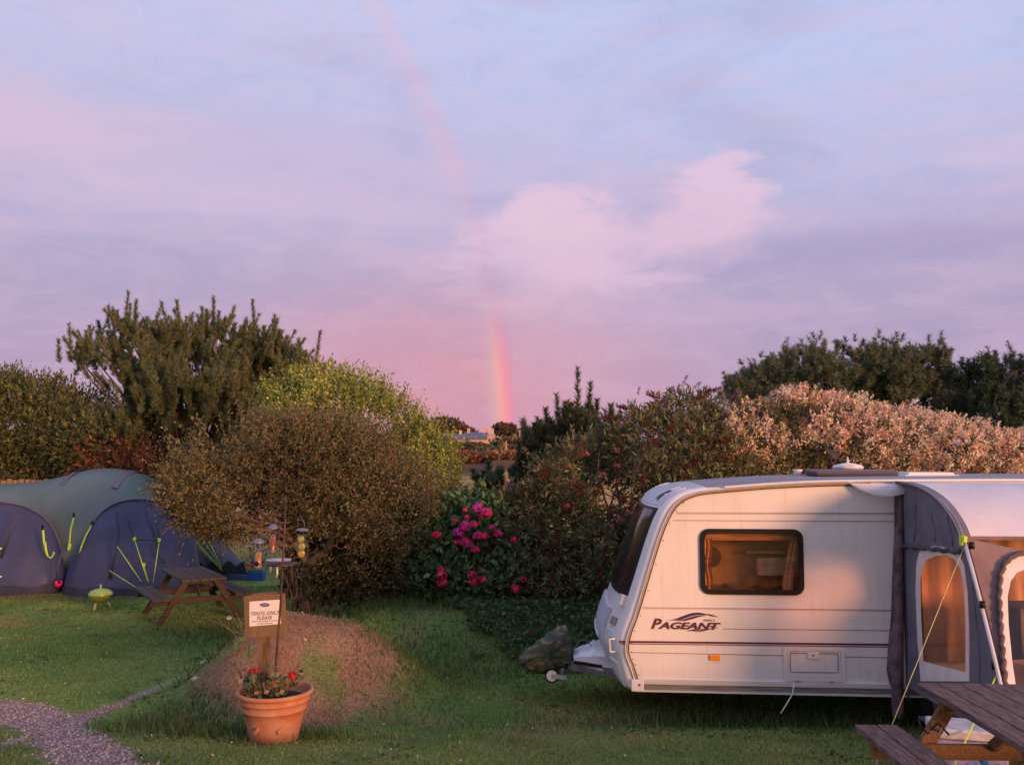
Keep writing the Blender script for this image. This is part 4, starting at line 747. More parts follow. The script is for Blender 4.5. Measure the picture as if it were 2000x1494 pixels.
# lettering
def text(s, size, M, m_, parent, name='lettering', bold=.0, ext=.001, shear=0., align='LEFT', sx=1., spacing=1.):
    cu = bpy.data.curves.new(name, 'FONT'); cu.body = s; cu.size = size; cu.offset = bold; cu.extrude = ext; cu.shear = shear; cu.align_x = align; cu.space_character = spacing; cu.materials.append(m_); cu.resolution_u = 4
    tmp = bpy.data.objects.new(name, cu); COL.objects.link(tmp); bpy.context.view_layer.update(); me = bpy.data.meshes.new_from_object(tmp.evaluated_get(bpy.context.evaluated_depsgraph_get())); bpy.data.objects.remove(tmp)
    me.name = name; o = bpy.data.objects.new(name, me); COL.objects.link(o); o.parent = parent; o.matrix_basis = M @ Matrix.Diagonal((sx, 1, 1, 1)); return o
def onwall(px, py, d=.005): a = side(px, py); return Matrix.Translation((a[0], -d, a[1])) @ Matrix.Rotation(R(90), 4, 'X')
for d, m_, dx, bo in ((.0035, SHADOWG, 1.2, .0045), (.0055, MAROON, 0, .0035)):
    text('P', .145, onwall(1270.5+dx, 1226.5+dx*.6, d), m_, cvn, bold=bo, shear=.35, sx=1.15, ext=.0008)
    text('AGEANT', .095, onwall(1287+dx, 1226.8+dx*.6, d), m_, cvn, bold=bo*.9, shear=.32, sx=1.62, ext=.0008, spacing=.98)
text('SERIES 6', .027, onwall(1373, 1212.5, .004), SEAM, cvn, bold=.0006, sx=1.25, shear=.2)
def wallpoly(pts, m_, d, name='emblem'):
    q = crs([side(*p) for p in pts]+[side(*pts[0])], 4)[:-1]; mb = MB(); mb.v = [(x, -d, z) for x, z in q]; mb.f = [tuple(range(len(q)))]; mb.sm = [False]; return mb.build(name, m_, cvn)
wallpoly([(1301,1211),(1316,1209),(1335,1202),(1352,1196.5),(1368,1196),(1382,1200),(1372,1200.5),(1358,1201),(1345,1204.5),(1330,1209.5),(1316,1211)], PURPLE, .004)
wallpoly([(1318,1211.5),(1332,1209.8),(1346,1205.5),(1360,1201.8),(1380,1201.2),(1366,1204),(1350,1209),(1334,1212.2)], MAROON, .0045)
wallpoly([(1380,1198),(1391,1200),(1402,1204.5),(1390,1203),(1384,1201.5)], MAROON, .004)
wallpoly([(1340,1232),(1354,1228.5),(1366,1227.5),(1378,1228),(1366,1231),(1354,1232)], PURPLE, .004); wallpoly([(1354,1233),(1368,1231.5),(1382,1227.5),(1394,1226.5),(1380,1230.5),(1366,1233.5)], MAROON, .0045); wallpoly([(1388,1221.5),(1396,1223),(1402,1226.8),(1393,1225),(1386,1224)], MAROON, .004)
# front window, lower panel mouldings
def patch(i0, i1, v0, v1, off_, m_, name, n=10, k=14, parent=cvn):
    P = [[skin(i0+(i1-i0)*a/n, v0+(v1-v0)*b/k, off_) for b in range(k+1)] for a in range(n+1)]
    V = [[skin(i0+(i1-i0)*a/n, v0+(v1-v0)*b/k, -.002) for b in range(k+1)] for a in range(n+1)]; mb = MB().grid(P); 
    for A, B in ((P[0], V[0]), (P[-1], V[-1]), ([r[0] for r in P], [r[0] for r in V]), ([r[-1] for r in P], [r[-1] for r in V])): mb.grid([A, B], False)
    return mb.build(name, m_, parent)
fw = patch(21.5, 34.5, .13, 2.07, .012, BLACK, 'front_window'); patch(22.3, 33.8, .19, 2.01, .016, DGL, 'pane', parent=fw)
patch(35.2, 43.5, .10, 2.1, .008, GRPG, 'front_crown', 10, 14)
patch(46, 73, .035, 2.165, .006, mat('sky_grey_roof', (.27,.24,.26), .6, .1, 2, .05), 'roof_sky_tint', 26, 8)  # grey of the reflected sky painted onto the roof
for v0 in (.22, .5, 1.7, 1.98): patch(36.3, 43, v0-.02, v0+.02, .018, GRP, 'crown_rib', 10, 2)
# front crown emblem: dark swirl strokes
for (i0, i1, v0, v1) in ((37.2,38.8,.30,.44), (39.4,40.2,.28,.46), (38.0,39.6,.40,.45), (36.6,37.2,.27,.36), (40.4,40.9,.38,.47)): patch(i0, i1, v0, v1, .013, BLACK, 'emblem', 3, 3)
patch(7, 19, .42, 1.78, .03, GRPG, 'gas_locker_lid', 12, 10); patch(11.5, 12.2, .62, 1.58, .045, GRP, 'locker_lip', 2, 8)
patch(3.5, 8.2, .10, .40, .015, GRP, 'corner_fairing', 6, 6); patch(3.5, 8.2, 1.80, 2.1, .015, GRP, 'corner_fairing', 6, 6)
patch(13.5, 15, .16, .30, .02, mat('front_marker_white', (.7,.7,.7), .2), 'marker_light', 3, 3); patch(16.5, 18, .16, .30, .02, TRIM, 'marker_light', 3, 3); patch(13.5, 15, 1.9, 2.04, .02, GRP, 'marker_light', 3, 3)
patch(20.2, 21.6, .13, .2, .05, GRP, 'window_catch', 2, 2); patch(20.2, 21.6, 2.0, 2.07, .05, GRP, 'window_catch', 2, 2)
for v0 in (.08, 2.12):
    mb = MB(); a = Vector(skin(10.5, v0, .01)); b = Vector(skin(13.5, v0, .01)); n_ = Vector((-.06, 0, 0)); mb.tube([a, a+n_, b+n_, b], .012, 6); mb.build('grab_handle', GRP, cvn)
# roof fittings
def roofpt(px, py, v): d = ray(px, py); p = O+d*((C0+Vv*v-O).dot(Vv)/d.dot(Vv)); return ((p-C0).dot(U), v, p.z)
a = roofpt(1565, 931, .9); b = roofpt(1752, 931, .9); zt = roofpt(1600, 917, .9)[2]; cxr = (a[0]+b[0])/2; wr_ = b[0]-a[0]; zb_ = a[2]-.06
M_ = mat('smoked_rooflight', (.10,.085,.10), .25, .1, 3, .02); rf = MB().box((cxr, .95, zb_+.03), (wr_, .62, .08)).build('rooflight', M_, cvn, .02); MB().box((cxr+.03, .95, zt-.035), (wr_*.86, .54, .07)).build('dome', M_, rf, .03); MB().box((cxr+.1, .62, zb_+.02), (wr_*.9, .02, .05)).build('frame', TRIM, rf)
a = roofpt(1752, 932, .9); b = roofpt(1858, 932, .9); MB().box(((a[0]+b[0])/2, .9, a[2]), (b[0]-a[0], .5, .07)).build('roof_vent', GRP, cvn, .02)
MB().box(((a[0]+b[0])/2, .9, a[2]+.045), (b[0]-a[0]-.1, .42, .03)).build('vent_cap', GRP, cvn, .01)
q = roofpt(1656, 912, 1.35); mb = MB().lathe([(0,-.2),(.05,-.2),(.05,-.03),(.17,-.02),(.178,0),(.15,.025),(.05,.045),(.012,.05),(.008,.12),(.0,.125)], 28, q); mb.build('aerial_dish', mat('white_plastic', (.78,.77,.75), .4), cvn)
q = roofpt(1558, 925, 1.0); MB().lathe([(0,-.1),(.045,-.1),(.05,.03),(.06,.05),(.0,.05)], 16, q).build('flue_cap', GRP, cvn)
# chassis, wheels, drawbar
STEEL = mat('galvanised_steel', (.25,.25,.27), .5, .2, 8, .1, metal=.7); TYRE = mat('tyre_rubber', (.02,.02,.02), .85, .2, 20, .2)
mb = MB(); mb.box((3.0, .7, .30), (5.2, .06, .12)).box((3.0, 1.5, .30), (5.2, .06, .12)).box((3.3, 1.1, .27), (.1, 1.9, .08)); mb.build('chassis', STEEL, cvn)
for v0 in (.12, 1.9):
    w = MB().lathe([(.0,-.09),(.20,-.09),(.30,-.085),(.31,-.05),(.31,.05),(.30,.085),(.20,.09),(0,.09)], 28, (0,0,0), Matrix.Translation((3.3, v0+.0, .31)) @ Matrix.Rotation(R(90), 4, 'X')); wh = w.build('wheel', TYRE, cvn)
    MB().lathe([(0,.095),(.17,.095),(.19,.09)], 24, (0,0,0), Matrix.Translation((3.3, v0, .31)) @ Matrix.Rotation(R(90), 4, 'X')).build('rim', STEEL, wh)
for u0, v0 in ((.8,1.6), (.35,1.9), (5.4,.3), (5.4,1.9)): MB().bar((u0, v0, .30), (u0-.1, v0, .02), .05, .04).box((u0-.1, v0, .015), (.14, .12, .03)).build('corner_steady', STEEL, cvn)
q = lambda px, py, v: roofpt(px, py, v)
hp = q(1105, 1290, 1.1); noseu = pf[6][0]-.15
mb = MB(); mb.bar((noseu+.4, .45, .42), (hp[0]-.05, 1.06, hp[2]-.02), .06, .10).bar((noseu+.4, 1.75, .42), (hp[0]-.05, 1.14, hp[2]-.02), .06, .10); mb.build('drawbar', STEEL, cvn)
# white moulded hitch fairing
fo = [(1195,1255),(1180,1256),(1164,1260),(1160,1257),(1150,1265),(1135,1268),(1120,1273),(1122,1289),(1140,1293),(1165,1300),(1190,1313),(1200,1310)]
fo = [q(*p, 1.1) for p in fo]
mb = MB(); lay = []
for s_, v in ((.55,-.42),(.9,-.38),(1,-.2),(1.02,0),(1,.2),(.9,.38),(.55,.42)):
    cz = sum(p[2] for p in fo)/len(fo); lay.append([(p[0], 1.1+v*(0.35+.65*min(1, max(0, (p[0]-hp[0])/.45))), cz+(p[2]-cz)*s_) for p in fo+[fo[0]]])
mb.grid(lay, True); mb.add(lay[0][:-1], [tuple(range(len(fo)))]); mb.add(lay[-1][:-1], [tuple(range(len(fo)))[::-1]]); mb.build('hitch_fairing', mat('white_hitch', (.75,.74,.76), .35, .05), cvn)
a = q(1122, 1293, .85); b = q(1176, 1301, .72); MB().bar(a, b, .03, .035).build('handbrake', BLACK, cvn); a = q(1120, 1296, .98); b = q(1146, 1308, .95); MB().tube([a, b], .035, 8).build('coupling_damper', STEEL, cvn)
# jockey wheel
jw = q(1078, 1318, .95); w = MB().lathe([(0,-.03),(.055,-.032),(.082,-.025),(.082,.025),(.055,.032),(0,.03)], 20, (0,0,0), Matrix.Translation(jw) @ Matrix.Rotation(R(90), 4, 'X')).build('jockey_wheel', TYRE, cvn)
MB().lathe([(0,.038),(.062,.034)], 18, (0,0,0), Matrix.Translation(jw) @ Matrix.Rotation(R(90), 4, 'X')).build('rim', GRP, w)
MB().bar((jw[0], jw[1]-.045, jw[2]), (jw[0]+.17, jw[1]-.045, jw[2]-.01), .02, .045).tube([(jw[0]+.12, jw[1], jw[2]), (jw[0]+.14, 1.0, jw[2]+.45)], .025, 8).build('fork', mat('pale_steel', (.42,.40,.42), .5), w)
# breakaway cable loop
a = Vector(q(1120, 1268, 1.0)); P = [a+Vector((.22*t, .0, .10*math.sin(math.pi*t)+.03*t)) for t in np.linspace(0, 1, 9)]; MB().tube(P, .005, 5).build('cable', STEEL, cvn)
# hitch cover bag (rests on the hitch: a thing of its own)
def camo():
    m = bpy.data.materials.new('camouflage_cloth'); m.use_nodes = True; h = NG(m.node_tree); b = h.n['Principled BSDF']; t = h.new('ShaderNodeTexCoord').outputs['Object']
    mp = h.new('ShaderNodeMapping'); h.l.new(t, mp.inputs[0]); mp.inputs['Scale'].default_value = (3.2,3.2,8); mp.inputs['Rotation'].default_value = (0, R(35), 0)
    c = h.ramp(h.noise(mp.outputs[0], 1.6, 4, .55, .6), [(0,(.035,.05,.03)),(.46,(.055,.07,.042)),(.54,(.085,.085,.05)),(.60,(.24,.16,.09)),(.66,(.09,.085,.05)),(.72,(.045,.055,.035))], 'CONSTANT'); h.l.new(c, b.inputs['Base Color']); b.inputs['Roughness'].default_value = .8
    bn = h.new('ShaderNodeBump'); bn.inputs['Strength'].default_value = .5; bn.inputs['Distance'].default_value = .03; h.l.new(h.noise(t, 9, 3), bn.inputs['Height']); h.l.new(bn.outputs[0], b.inputs['Normal']); return m
cov = crs([q(*p, 1.1) for p in [(1012,1290),(1018,1276),(1040,1260),(1062,1243),(1080,1230),(1097,1221),(1110,1227),(1116,1245),(1120,1270),(1121,1290),(1108,1302),(1085,1303),(1062,1312),(1045,1309),(1024,1305),(1012,1290)]], 4)
cc = np.mean([(p[0], p[2]) for p in cov], 0); lay = []
for k in range(11):
    a = math.pi*k/10; s_ = max(1e-4, math.sin(a))**.55; lay.append([(cc[0]+(p[0]-cc[0])*s_+.010*math.sin(1.9*i+k*.8)*s_, 1.1-.22*math.cos(a)+.012*math.sin(i*.9+k*1.3), cc[1]+(p[2]-cc[1])*s_+.012*math.sin(1.5*i+k)*s_+(.022*math.sin(i*1.3+k*1.1) if p[2] < cc[1]-.05 else 0)) for i, p in enumerate(cov)])
hcv = MB().grid(lay).build('hitch_cover', camo()); hcv.location = cvn.location; hcv.rotation_euler = cvn.rotation_euler; tag(hcv, 'camouflage cloth cover tied over the caravan hitch', 'cover')

# ================================================================ awning
AW = bpy.data.materials; GREY = mat('grey_awning_cloth', (.15,.15,.19), .85, .1, 3, .25, bscale=9); GREYD = mat('dark_awning_cloth', (.085,.08,.10), .9, .15, 3, .3, bscale=9); ROOFC = mat('white_awning_roof', (.74,.70,.74), .6, .04, 2, .15, bscale=3, trans=.15)
BROWNC = mat('taupe_awning_cloth', (.22,.15,.15), .85, .12, 3, .25, bscale=9); CREAM = mat('cream_webbing', (.78,.72,.70), .8, .06, 4, .1); POLE = mat('awning_pole', (.72,.66,.64), .3, .05, 4, 0, metal=.5); NEON = mat('neon_cord', (.60,.85,.05), .6, .1, 30, 0); PADM = mat('brown_draught_pad', (.15,.10,.11), .95, .3, 8, .4)
AX = 4.03
awn = empty('awning', (AX, 7.8, float(gz(AX, 7.8))), 'grey and white porch awning with clear windows attached to the caravan', 'awning')
def ax(px, py, x=AX): p = onx(px, py, x); return (p.x, p.y, p.z)
def relb(mb): return rel(mb, awn)
# side profile on the plane x = AX: arch top edge, sloping front, back along the caravan wall
wallY = 9.5-math.tan(YAW)*(AX-C0.x)-.03
top = [(AX, wallY, 2.575)]+[ax(*p) for p in ((1775,944),(1800,951),(1825,964),(1848,983),(1866,1006),(1880,1030),(1888,1050),(1905,1110),(1926,1190),(1946,1270),(1964,1345))]
zg = float(gz(AX, 6.6)); lastp = top[-1]; prv = top[-2]; k_ = (lastp[2]-zg)/(prv[2]-lastp[2]); top.append((AX, lastp[1]+(lastp[1]-prv[1])*k_, zg))
edge = top[:]
tc3 = [(p[1], p[2]) for p in crs([(p[1], p[2]) for p in top], 3)] if False else crs([(p[1], p[2]) for p in top], 3)
win = [(p[1], p[2]) for p in [ax(*w) for w in ((1799,1330),(1793,1250),(1789,1150),(1791,1100),(1796,1080),(1806,1068),(1830,1066),(1860,1071),(1876,1085),(1884,1105),(1890,1160),(1893,1230),(1894,1330))]]
wini = [(p[1], p[2]) for p in [ax(*w) for w in ((1805,1291),(1800,1200),(1799,1130),(1803,1105),(1812,1092),(1830,1085),(1850,1084),(1866,1092),(1877,1110),(1884,1150),(1887,1220),(1887,1312))]]
def planefill(outer, inner, name, m_, x=AX, off=0., parent=None):
    bm = bmesh.new(); ed = []
    for lp in ([outer] + ([inner] if inner else [])):
        vv = [bm.verts.new((x+off, p[0], p[1])) for p in lp]; ed += [bm.edges.new((vv[i], vv[(i+1) % len(vv)])) for i in range(len(vv))]
    bmesh.ops.triangle_fill(bm, edges=ed, use_beauty=True)
    for v in bm.verts: v.co -= awn.location
    me = bpy.data.meshes.new(name); bm.to_mesh(me); bm.free(); return link(name, me, m_, parent or awn)
outer = tc3+[(wallY, zg)]
def wavy(o):  # cloth never hangs quite flat
    return o
def clothside():
    """side wall as a fine sheet with folds, cut round the window"""
    bm = bmesh.new(); N = 60; ys = np.linspace(min(p[0] for p in tc3), wallY, N); zs = np.linspace(zg, 2.62, 70)
    def inside(y, z, poly):
        c = False; j = len(poly)-1
        for i in range(len(poly)):
            if (poly[i][1] > z) != (poly[j][1] > z) and y < (poly[j][0]-poly[i][0])*(z-poly[i][1])/(poly[j][1]-poly[i][1])+poly[i][0]: c = not c
            j = i
        return c
    return inside
sd = planefill(outer, win, 'side_panel', GREY); 
wfr = planefill(win, wini, 'window_border', CREAM, off=-.006); 
mb = MB(); pcx, pcz = np.mean(wini, 0); mb.v = [(AX+.004, pcx+(p[0]-pcx)*1.05, pcz+(p[1]-pcz)*1.03) for p in wini]; mb.f = [tuple(range(len(wini)))]; mb.sm = [False]; relb(mb).build('window_pane', PVC, wfr)
# gathered hem above the window and folds
mb = MB(); a = ax(1757, 1064); b = ax(1880, 1078); P = [Vector(a).lerp(Vector(b), t)+Vector((-.02, 0, .008*math.sin(t*40))) for t in np.linspace(0, 1, 24)]; mb.tube(P, .022, 6); relb(mb).build('valance_seam', GREYD, awn)
for x0_, y0_, x1_, y1_ in ((1765,1070,1760,1380),(1778,1075,1775,1370),(1900,1110,1915,1340),(1820,1000,1828,1060),(1850,1005,1862,1066),(1790,980,1785,1060)):
    a, b = Vector(ax(x0_, y0_)), Vector(ax(x1_, y1_)); mb = MB().tube([a.lerp(b, t)+Vector((0, .015*math.sin(t*7), 0)) for t in np.linspace(0, 1, 9)], [.004]+[.016]*7+[.004], 6); relb(mb).build('fold', GREY, awn)
# dark draught pad between panel and caravan
P = []
for i, (xl, xr, y) in enumerate(((1750,1757,962),(1750,1757,1040),(1746,1757,1120),(1744,1757,1200),(1738,1757,1262),(1735,1757,1310),(1742,1757,1345),(1744,1757,1375),(1746,1757,1400))):
    p = side(xl, y, -.06); r = side(xr+6, y, -.06); P.append([(p[0], -.01, p[1]), (p[0]+.01, -.09, p[1]), ((p[0]+r[0])/2, -.12, p[1]), (r[0], -.09, p[1]), (r[0], -.01, p[1])])
mb = MB().grid(P); mb.v = [tuple((cvn.matrix_basis @ Vector(v))-awn.location) for v in mb.v]; pad = mb.build('draught_pad', PADM, awn)
# roof: sweeps from the caravan rail over the arch to the eave, and away to the right
xs_ = np.linspace(AX, 7.6, 16); ro = []
ea = 7   # index in top of the eave
rc = crs([(p[1], p[2]) for p in top[:8]], 3)
for x in xs_: ro.append([(x, y-(x-AX)*math.tan(YAW)*.9, z+.012*math.sin(x*9+j*.5)*(j > 1)-.02*math.sin(math.pi*j/len(rc))*abs(math.sin((x-AX)*1.7))) for j, (y, z) in enumerate(rc)])
relb(MB().grid(ro)).build('roof', ROOFC, awn)
P = [[(AX-.012+dx, y, z+.012) for dx in (-.05, .0, .05)] for y, z in rc]; relb(MB().grid(P)).build('roof_edge', GREY, awn)
# front below the eave
fr = []
ez = rc[-1]; fy, fz = top[-1][1], top[-1][2]
def frp(x, t, off=0.): # t 0 at eave .. 1 at ground
    y = ez[0]+(fy-ez[0])*t-(x-AX)*math.tan(YAW)*.9; z = ez[1]+(fz-ez[1])*t; return (x, y-off, z)
fN = (fy-ez[0], fz-ez[1])
def fronthit(px, py, off=.012):
    d = ray(px, py); # plane through P0 with directions (1,-tan,0) and (0,fN)
    P0 = Vector((AX, ez[0]-off, ez[1])); n = Vector((1, -math.tan(YAW)*.9, 0)).cross(Vector((0, fN[0], fN[1]))); return O+d*((P0-O).dot(n)/d.dot(n))
arch = [(1962,1345),(1957,1290),(1952,1220),(1949,1160),(1952,1122),(1962,1098),(1982,1083),(2010,1078),(2150,1074),(2350,1082),(2390,1100),(2420,1150),(2450,1250),(2470,1345)]  # unseen right half, widened so sun reaches the sheet inside
archi = [(1985,1345),(1977,1290),(1970,1220),(1968,1165),(1974,1135),(1986,1118),(2006,1110),(2150,1106),(2340,1112),(2370,1130),(2395,1180),(2425,1260),(2440,1345)]
def ff(outer_, inner_, name, m_, off, parent=None):
    bm = bmesh.new(); ed = []
    for lp in ([outer_] + ([inner_] if inner_ else [])):
        vv = [bm.verts.new(p) for p in lp]; ed += [bm.edges.new((vv[i], vv[(i+1) % len(vv)])) for i in range(len(vv))]
    bmesh.ops.triangle_fill(bm, edges=ed, use_beauty=True, normal=(0, -1, .3))
    for v in bm.verts: v.co -= awn.location
    me = bpy.data.meshes.new(name); bm.to_mesh(me); bm.free(); return link(name, me, m_, parent or awn)
A1 = [fronthit(*p, 0.) for p in arch]; A1b = [fronthit(*p, .012) for p in arch]; A2 = [fronthit(*p, .012) for p in archi]; A2b = [fronthit(*p, .006) for p in archi]
def low(L): # carry the window down to near the ground
    a, b = L[0], L[-1]; d = Vector((0, fN[0], fN[1])).normalized(); t = (a.z-(fz+.35))/(-d.z); return [a+d*t]+L+[b+d*t]
A1, A1b, A2, A2b = low(A1), low(A1b), low(A2), low(A2b)
o4 = [Vector(frp(AX, 0)), Vector(frp(7.6, 0)), Vector(frp(7.6, 1)), Vector(frp(AX, 1))]
ff(o4, A1, 'front_panel', BROWNC, 0); wb2 = ff(A1b, A2, 'window_border', CREAM, 0); ff(A2b, None, 'window_pane', PVC, 0, wb2)
ed_ = [Vector(p)+Vector((0, -.02, .004)) for p in A1b]; mb = MB()
P = []
for a, b in zip(ed_, ed_[1:]):
    n_ = max(2, int((b-a).length/.03))
    for k in range(n_): P.append(a.lerp(b, k/n_)+Vector((.010*math.sin(len(P)*2.1), 0, 0)))
relb(mb.tube(P, .022, 5)).build('window_hem', mat('dark_taupe', (.12,.085,.09), .9), awn)
mb = MB(); mb.bar(frp(AX, 0, .01), frp(7.6, 0, .01), .012, .03); relb(mb).build('eave_hem', BROWNC, awn)
# bent pole: arch section and white straight leg
mb = MB(); mb.tube([(AX-.03, y, z+.0) for y, z in rc], .016, 8); relb(mb).build('arch_pole', mat('dark_pole', (.2,.2,.24), .4), awn)
mb = MB(); pl = [Vector((p[0]-.035, p[1]-.01, p[2])) for p in top[7:]]; mb.tube(pl, .017, 8); relb(mb).build('front_pole', POLE, awn)
for px, py in ((1905,1065),(1926,1180),(1950,1300)): p = Vector(ax(px, py)); relb(MB().tube([p+Vector((-.035, -.0, .03)), p+Vector((-.035, -.01, -.03))], .024, 8)).build('pole_joint', BLACK, awn)
mb = MB(); p = Vector(ax(1892, 1052)); mb.box(p+Vector((-.05, 0, 0)), (.03, .09, .05)).box(p+Vector((-.05, .02, -.03)), (.025, .05, .06)); relb(mb).build('guy_clip', NEON, awn)
relb(MB().add([(7.6, 9.2, zg), (7.6, 6.3, zg), (7.6, 7.5, 2.1), (7.6, 8.4, 2.5), (7.6, 9.2, 2.55)], [(0,1,2,3,4)])).build('far_side_panel', BROWNC, awn)
# interior floor and a chair shape behind the panes
MB().box((1.6, -.1, .012), (3.4, 2.2, .02)).build('groundsheet', mat('groundsheet_grey', (.10,.10,.12), .8), awn)
ICM = mat('reflection_tan', (.70,.40,.20), .9, .2, 2, .3, stretch=(8,8,1), mix2=(.50,.27,.14))  # added sheet standing in for the warm reflections in the panes
P = [[(4.12+3.4*j/70, wallY-.22-(4.12+3.4*j/70-AX)*math.tan(YAW)+.03*math.sin(j*1.3), zg+.3+(2.15-zg)*i/4) for j in range(71)] for i in range(5)]; relb(MB().grid(P)).build('reflection_backdrop', ICM, awn)
relb(MB().box((4.75, 8.2, zg+.55), (.5, .45, .9))).build('cupboard', mat('cupboard_grey', (.16,.12,.12), .7), awn)
# white flap of roof cloth hanging on the caravan wall
P = []
for i in range(15):
    t = i/14; xa = 1660+140*t; yt = 944+10*max(0, t-.55)**1.0*1.8; yb = 945+20*math.sin(math.pi*min(1, t*1.02)**.85)+7*t
    a = side(xa, yt, -.05); b = side(xa, max(yb, yt+1), -.05); P.append([(a[0], -.02-.10*math.sin(math.pi*t), a[1]), ((a[0]+b[0])/2, -.06-.12*math.sin(math.pi*t), (a[1]+b[1])/2), (b[0], -.05-.12*math.sin(math.pi*t), b[1])])
mb = MB().grid(P); mb.v = [tuple((cvn.matrix_basis @ Vector(v))-awn.location) for v in mb.v]; mb.build('roof_flap', ROOFC, awn)
# guy lines to pegs in the grass
pk1 = G(1708, 1500); mb = MB().tube([Vector(ax(1888, 1055)), pk1], .0030, 5); relb(mb).build('guy_rope', mat('pale_cord', (.62,.60,.25), .6), awn)
pk2 = Vector((3.3, 6.9, float(gz(3.3, 6.9)))); relb(MB().tube([Vector(ax(1951, 1308)), Vector(ax(1951, 1308)).lerp(pk2, .98)], .006, 5)).build('guy_rope', NEON, awn)
for p_ in (pk1, pk2): relb(MB().tube([p_+Vector((.02, 0, .06)), p_+Vector((0, 0, -.1))], .008, 6)).build('tent_peg', STEEL, awn)
relb(MB().box(Vector(ax(1752, 1332))+Vector((-.03, 0, 0)), (.02, .03, .05))).build('guy_clip', NEON, awn)
# ================================================================ big tent
TG = mat('tent_fly', (.13,.18,.18), .55, .08, 1.2, .4, bscale=4, mix2=(.10,.15,.14)); TB = mat('tent_pod_cloth', (.045,.052,.12), .6, .1, 1.5, .5, bscale=5, mix2=(.036,.042,.095)); TD = mat('tent_skirt', (.03,.03,.055), .8, .1, 3, .1); TP = mat('tent_purple', (.14,.12,.18), .6, .1, 2, .2)
tent = empty('tent', (-9.2, 20.2, 0), 'big blue and green family tent with neon yellow guy ropes', 'tent')
TY = 20.6
def silh(px, py, Yd=TY): p = at(px, py, Yd); return (p.x, p.z)
spine = crs([silh(*p) for p in [(-330,1160),(-320,1060),(-250,985),(-120,950),(0,946),(60,941),(110,931),(150,920),(190,915),(235,918),(275,933),(315,965),(350,1010),(380,1060),(400,1110),(412,1165)]], 3)
P = []
for x, z in spine:
    z = max(z, 0.02); r = []
    for k in range(15):
        a = math.pi*k/14; yy = -math.cos(a); r.append((x, TY+.3+yy*1.55+.05*math.sin(x*3+k), z*math.sin(a)**.62))
    P.append(r)
mb = MB().grid(P); rel(mb, tent).build('fly_sheet', TG, tent)
def band(i, w, m_, name, lift=.02):
    P = []
    for j in (i, i+1) if w is None else (i-.0, i+w):
        k = int(j); f = j-k; a = np.array(spine[k]); b = np.array(spine[min(k+1, len(spine)-1)]); x, z = a+(b-a)*f
        P.append([(x, TY+.3-math.cos(math.pi*q/14)*1.55*1.01, z*math.sin(math.pi*q/14)**.62+lift) for q in range(4, 11)])
    rel(MB().grid(P), tent).build(name, m_, tent)
for i in (20.3, 27.6): band(i, .9, TP, 'pole_sleeve')
def pod(pxl, pxr, pyt, bl, br, Ya, Yf, name, tilt=.0):
    """half-dome sleeping pod: arch plane at Ya, footprint bulging to Yf"""
    al = at(pxl, 1160, Ya).x; ar = at(pxr, 1160, Ya).x; ztop = at((pxl+pxr)/2, pyt, Ya).z; gl = G(bl, 1158).x if bl is not None else al; rows = []
    for i in range(25):
        th = math.pi*i/24; c, s_ = -math.cos(th), math.sin(th); A_ = np.array([(al+ar)/2+(ar-al)/2*np.sign(c)*abs(c)**.8, Ya, ztop*s_**.62]); fx = (al+ar)/2+(br-bl_(bl))/2*0
        B_ = np.array([(al+ar)/2+(ar-al)/2*1.12*np.sign(c)*abs(c)**.75, Ya-(Ya-Yf)*s_**.5, .0]); r = []
        for k in range(10):
            t = k/9; p = A_*(1-t)+B_*t; bul = math.sin(math.pi*t)*.10; p = p+np.array([c*bul, -s_*bul, .0]); p = p+np.array([.012, -.035, 0])*math.sin(i*1.9+3*t)*math.sin(math.pi*t); r.append(tuple(p))
        rows.append(r)
    o = rel(MB().grid(rows), tent).build(name, TB, tent)
    sk = [[(r[-1][0], r[-1][1]-.01, .16+.03*math.sin(i*1.3)), (r[-1][0]*1.0, r[-1][1]-.06, -.01)] for i, r in enumerate(rows)]; rel(MB().grid(sk), tent).build('mud_skirt', TD, tent)
    rel(MB().tube([tuple(np.array(r[0])+np.array([0, -.02, .01])) for r in rows], .022, 6), tent).build('arch_pole', TP, tent)
    for i_ in (6, 17): rel(MB().tube([tuple(np.array(p)+np.array([0, -.012, 0])) for p in rows[i_]], .006, 4), tent).build('seam', TB, tent); return rows
def bl_(x): return 0
pa = pod(-190, 120, 980, None, 0, 19.3, 18.35, 'sleeping_pod'); pb = pod(160, 385, 975, None, 0, 19.3, 18.2, 'sleeping_pod')
# fly sheet front between the pods
a = at(70, 1000, 19.35); b = at(215, 1000, 19.35); 
P = [[(a.x+(b.x-a.x)*j/8, 19.35+.85*(1-i/10)**3-.05*math.sin(math.pi*j/8)+.03*math.sin(i*1.1+j), 2.05*(1-i/10)) for j in range(9)] for i in range(11)]; rel(MB().grid(P), tent).build('front_wall', TG, tent)
P = [[(a.x+(b.x-a.x)*j/8, 19.24, .22-.22*i) for j in range(9)] for i in range(2)]; rel(MB().grid(P), tent).build('mud_skirt', TD, tent)
def rope(pts, Yd, r=.014, name='guy_rope', m_=None, parent=None, zoff=0):
    P = [at(x, y, Yd if not isinstance(Yd, (list, tuple)) else Yd[i]) for i, (x, y) in enumerate(pts)]; parent = parent or tent
    return rel(MB().tube(P, r, 5), parent).build(name, m_ or NEON, parent)
